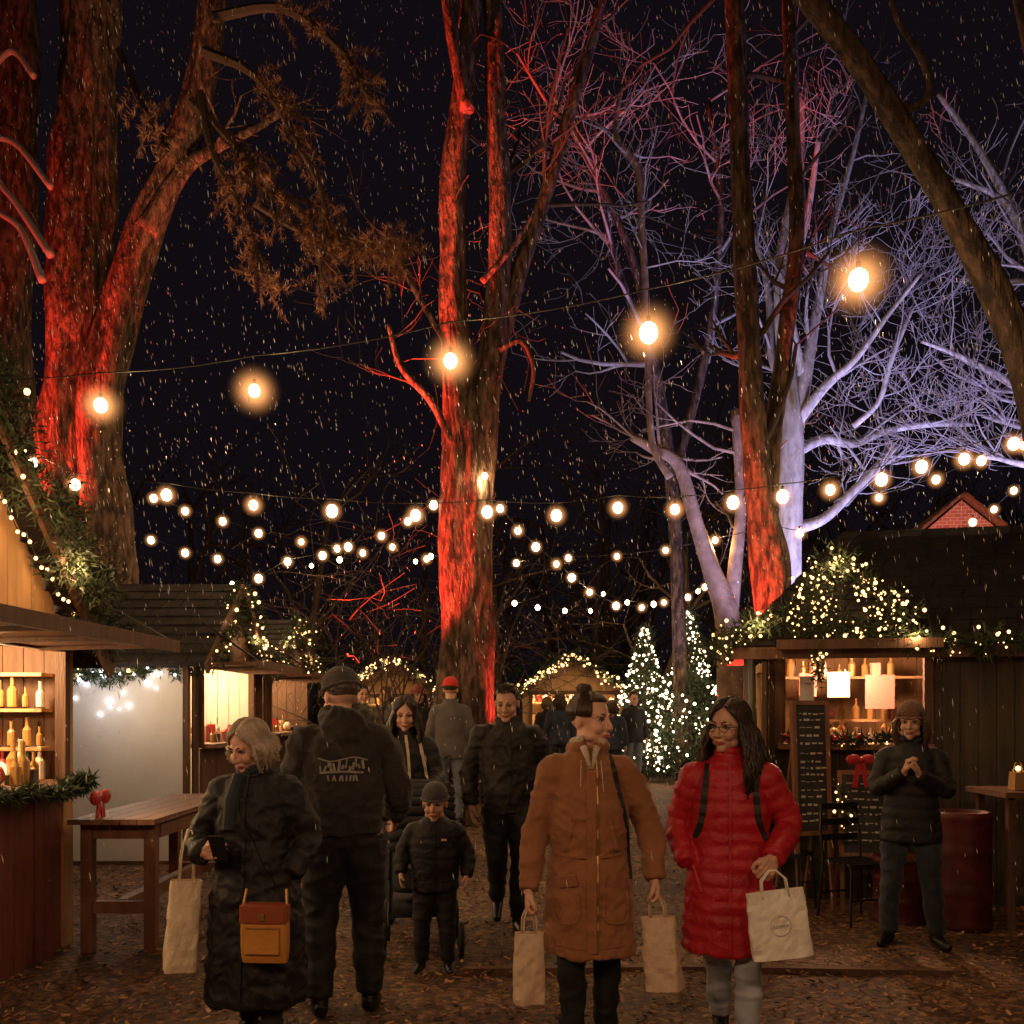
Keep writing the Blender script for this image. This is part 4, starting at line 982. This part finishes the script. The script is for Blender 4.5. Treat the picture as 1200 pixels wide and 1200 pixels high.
mb.box((0,-.052,-.16),(.17,.012,.13),0);mb.box((0,-.058,-.1),(.16,.006,.006),2);mb.tube([(-.11,0,0),(-.1,.02,.08)],.008,6,2);mb.tube([(.11,0,0),(.1,.02,.08)],.008,6,2);mb.box((.0,-.06,-.045),(.03,.01,.03),2);mb.obj('bag',[ob_,obt,M_zip],br)
bag(root,'cotton_tote',(-.33,-.12,.88),.16,.13,.46,M_cotton,35,4,.26,6)
pj=[(1.47,.062,.068,.012),(1.44,.078,.08,.012),(1.415,.108,.095,.012),(1.385,.15,.11,.012),(1.35,.178,.122,.01),(1.28,.195,.136,.005),(1.18,.2,.142,0),(1.05,.19,.142,0),(.96,.185,.14,.0),(.92,.178,.135,0),(.0,.178,.135,0)]
M_bean=cloth('beanie_knit',(.04,.035,.035),(.07,.06,.06),.95,.8,90)
root,rib,wr=person('man_in_hooded_jacket',-.90,5.02,188,1.82,dict(prof=pj,hem=.90,coatm=M_hood,legm=M_blk,legr=1.25,vox=.010,fold=.014,armr=1.2,collar='hood',fem=False,
  armR=[(-.185,0,1.34),(-.275,-.02,1.09),(-.26,-.2,.95)],armL=[(.185,0,1.34),(.27,-.02,1.09),(.25,-.2,.95)],look=(28,14,0),hoff=(0,-.03,-.01),hair=('short',dict(col=(.06,.045,.035),seed=3)),beanie=M_bean,
  legs={'R':[(-.09,0,.86),(-.12,-.03,.48),(-.13,.02,.1),-12],'L':[(.09,0,.86),(.11,.04,.48),(.11,.12,.11),10]}))
mb=MB();rg=random.Random(5)
for kx in range(13):
    x=-.1+.017*kx;z=1.235+rg.uniform(-.012,.012);rib(mb,[(x,z-.02),(x+rg.uniform(-.01,.01),z+rg.uniform(.0,.03))],rg.uniform(.006,.014),.002,0,True,6)
for kx in range(9):
    x=-.07+.017*kx;z=1.175;rib(mb,[(x,z-.015),(x+rg.uniform(-.01,.01),z+.012)],.008,.002,0,True,5)
rib(mb,[(-.12,1.26),(-.05,1.275),(.05,1.255),(.12,1.27)],.006,.002,0,True,16);rib(mb,[(-.1,1.2),(0,1.205),(.11,1.2)],.01,.002,0,True,12)
mb.obj('back_print',mat('print_white',(.3,.27,.25),.8),root)
root,rib,wr=person('woman_with_long_hair',-.82,7.2,10,1.70,dict(hem=.78,coatm=M_blkp,legm=M_jeand,vox=.012,fold=.006,quilt=.008,qp=.09,armr=1.1,look=(-5,12,0),
  armR=[(-.165,0,1.33),(-.25,-.05,1.1),(-.18,-.3,1.05)],armL=[(.165,0,1.33),(.25,-.05,1.1),(.18,-.3,1.05)],handR='grip',handL='grip',hair=('long',dict(col=(.015,.01,.008),length=.4,open_=55,seed=6,n=260))))
mb=MB();rib(mb,[(.09,1.42),(.12,1.3),(.15,1.15),(.165,1.05)],.022,.008,0);rib(mb,[(.0,1.42),(.02,1.2),(.03,.9)],.02,.008,0);mb.obj('pale_trim',M_fleece,root)
st=empty('stroller',(-.62,6.45,0),math.radians(6));mb=MB()
for s in(-1,1):
    mb.tube([(s*.22,.55,1.05),(s*.22,.25,.7),(s*.22,-.1,.35),(s*.22,-.35,.12)],.013,8,0);mb.tube([(s*.22,.1,.58),(s*.23,.38,.1)],.013,8,0);mb.tube([(s*.22,.35,.8),(s*.22,-.25,.5)],.011,8,0)
    for y in(-.36,.4):
        mb.tube([(s*.25,y+.1*math.cos(a*math.pi/10),.11+.1*math.sin(a*math.pi/10)) for a in range(21)],.02,7,1)
        mb.tube([(s*.23,y,.11),(s*.27,y,.11)],.03,8,0)
        for a in range(4): mb.tube([(s*.25,y,.11),(s*.25,y+.09*math.cos(a*1.57+.4),.11+.09*math.sin(a*1.57+.4))],.005,4,0)
mb.tube([(-.22,.55,1.05),(.22,.55,1.05)],.018,8,1)
mb.loft([(.38,0,.0,.19,.14),(.42,0,.02,.2,.17),(.6,0,.12,.2,.1),(.85,0,.22,.2,.07),(.9,0,.24,.17,.05)],24,4,1)
for i in range(9):
    a=math.radians(-10+i*13);mb.tube([(-.22,.28-.32*math.cos(a)*.9,.72+.3*math.sin(a)),(-.1,.27-.34*math.cos(a)*.9,.76+.32*math.sin(a)),(.1,.27-.34*math.cos(a)*.9,.76+.32*math.sin(a)),(.22,.28-.32*math.cos(a)*.9,.72+.3*math.sin(a))],.04,6,1)
mb.box((0,.15,.25),(.4,.35,.12),1);mb.box((.0,-.2,.62),(.3,.04,.12),2)
mb.obj('frame_seat_canopy',[M_black,M_blk,mat('blanket',(.35,.3,.28),.9)],st,True)
root,rib,wr=person('child_in_beanie',-.474,5.79,0,1.12,dict(prof=[(a,b_*1.15,c_*1.2,d_) for a,b_,c_,d_ in pj],hem=.76,coatm=M_blkp,legm=M_blk,legr=1.25,vox=.013,fold=.007,quilt=.010,qp=.1,armr=1.25,hs=1.42,look=(-4,6,0),hoff=(0,0,-.05),
  armR=[(-.19,0,1.31),(-.31,.02,1.1),(-.31,-.08,.93)],armL=[(.19,0,1.31),(.31,.02,1.1),(.30,-.1,.91)],beanie=cloth('child_beanie',(.07,.07,.075),None,.95,.8,70),handm=M_skin,
  legs={'R':[(-.09,0,.82),(-.12,-.03,.46),(-.13,0,.1),-12],'L':[(.09,0,.82),(.11,-.03,.46),(.12,0,.1),12]}))
mb=MB();rib(mb,[(0,1.40),(0,1.1),(0,.8)],.02,.006,0);rib(mb,[(.07,1.25),(.12,1.25)],.02,.003,1,n=6);mb.obj('zip_and_badge',[M_strap,M_wbag],root)
root,rib,wr=person('man_in_dark_jacket',-.03,7.0,4,1.79,dict(prof=pj,hem=.80,coatm=cloth('dark_jacket',(.010,.008,.008),(.020,.016,.015),.6,sheen=.03),legm=M_blk,legr=1.1,vox=.012,fold=.015,armr=1.1,fem=False,skin=M_skin2,look=(-14,14,0),
  armR=[(-.185,0,1.34),(-.275,.06,1.09),(-.26,.02,.86)],armL=[(.185,0,1.34),(.275,.05,1.09),(.27,-.1,.88)],hair=('short',dict(col=(.02,.014,.01),seed=4)),
  legs={'R':[(-.09,0,.86),(-.08,.02,.48),(-.06,.26,.16),-5],'L':[(.09,0,.86),(.08,-.14,.5),(.06,-.16,.1),5]},toe={'R':.06}))
mb=MB();rib(mb,[(0,1.42),(0,1.1),(0,.83)],.012,.006,0);rib(mb,[(-.1,1.42),(-.05,1.25),(.05,1.05),(.15,.9)],.03,.006,0);mb.obj('zip_and_strap',[M_strap],root)
root,rib,wr=person('woman_in_black_puffer',2.72,6.4,-22,1.64,dict(hem=.74,coatm=M_blkp,legm=M_jeand,legr=1.12,vox=.011,fold=.005,quilt=.010,qp=.08,armr=1.0,collar='hoodfront',skin=M_skin2,look=(-6,2,0),
  armR=[(-.165,0,1.33),(-.24,-.08,1.1),(-.05,-.24,1.24)],armL=[(.165,0,1.33),(.24,-.08,1.1),(.05,-.24,1.23)],handR=((.35,-.1,.9),(0,-1,.2),(1,0,0)),handL=((-.35,-.12,.85),(0,-1,.2),(-1,0,0)),curl=48,beanie=cloth('brown_beanie',(.14,.07,.04),None,.95,.8,90),
  hair=('long',dict(col=(.05,.025,.015),length=.2,open_=62,seed=9,n=220)),legs={'R':[(-.09,0,.86),(-.13,-.02,.48),(-.15,.02,.1),-20],'L':[(.09,0,.86),(.13,0,.48),(.17,.06,.1),25]}))
def far(name,px,d,H,rot,cm,lm,hair,hat=None,fem=True,**kw):
    dd=dict(hem=kw.get('hem',.78),coatm=cm,legm=lm,vox=.018,fold=.007,armr=1.1,fem=fem,look=(kw.get('yaw',0),4,0))
    if hair: dd['hair']=hair
    if hat: dd['beanie']=hat
    person(name,(px-600)/F*d,d,rot,H,dd)
M_jm=cloth('mid_denim',(.12,.14,.18));M_gr=cloth('grey_coat',(.09,.08,.075));M_camo=mat('camo_coat',(.06,.06,.04),.8,(.2,.18,.12),14,.2,100);M_bl=cloth('navy_coat',(.03,.04,.07))
far('man_in_red_hat',528,12.0,1.88,175,M_gr,M_jm,('short',dict(col=(.04,.03,.02),seed=1)),cloth('red_knit',(.5,.03,.02)),False)
far('woman_in_dark_coat',490,13.6,1.76,20,M_blk,M_jeand,('long',dict(col=(.05,.02,.015),length=.25,seed=1,n=90)),cloth('maroon_knit',(.2,.05,.04)))
far('man_in_camouflage_coat',424,13.2,1.78,30,M_camo,M_jeand,('short',dict(col=(.04,.03,.02),seed=2)),None,False)
far('woman_in_navy_coat',656,16,1.62,185,M_bl,M_jeand,('long',dict(col=(.03,.02,.01),length=.2,seed=3,n=90)))
far('shopper',641,17,1.55,200,M_blk,M_jeand,('bob',dict(col=(.1,.06,.03),length=.12,seed=3,n=90)))
far('shopper',402,14.6,1.66,120,M_gr,M_jeand,('short',dict(col=(.1,.06,.03),seed=3)),None,False)
far('shopper',718,15.5,1.5,160,M_bl,M_jeand,('bob',dict(col=(.05,.03,.02),length=.14,seed=7,n=90)))
far('shopper',452,15.8,1.72,-40,M_gr,M_jeand,('bob',dict(col=(.08,.04,.02),length=.14,seed=8,n=90)))
far('shopper',742,16.6,1.64,20,M_blk,M_jm,('short',dict(col=(.05,.03,.02),seed=9)),None,False)
print('objs',len(bpy.data.objects),'verts',sum(len(m.vertices) for m in bpy.data.meshes))
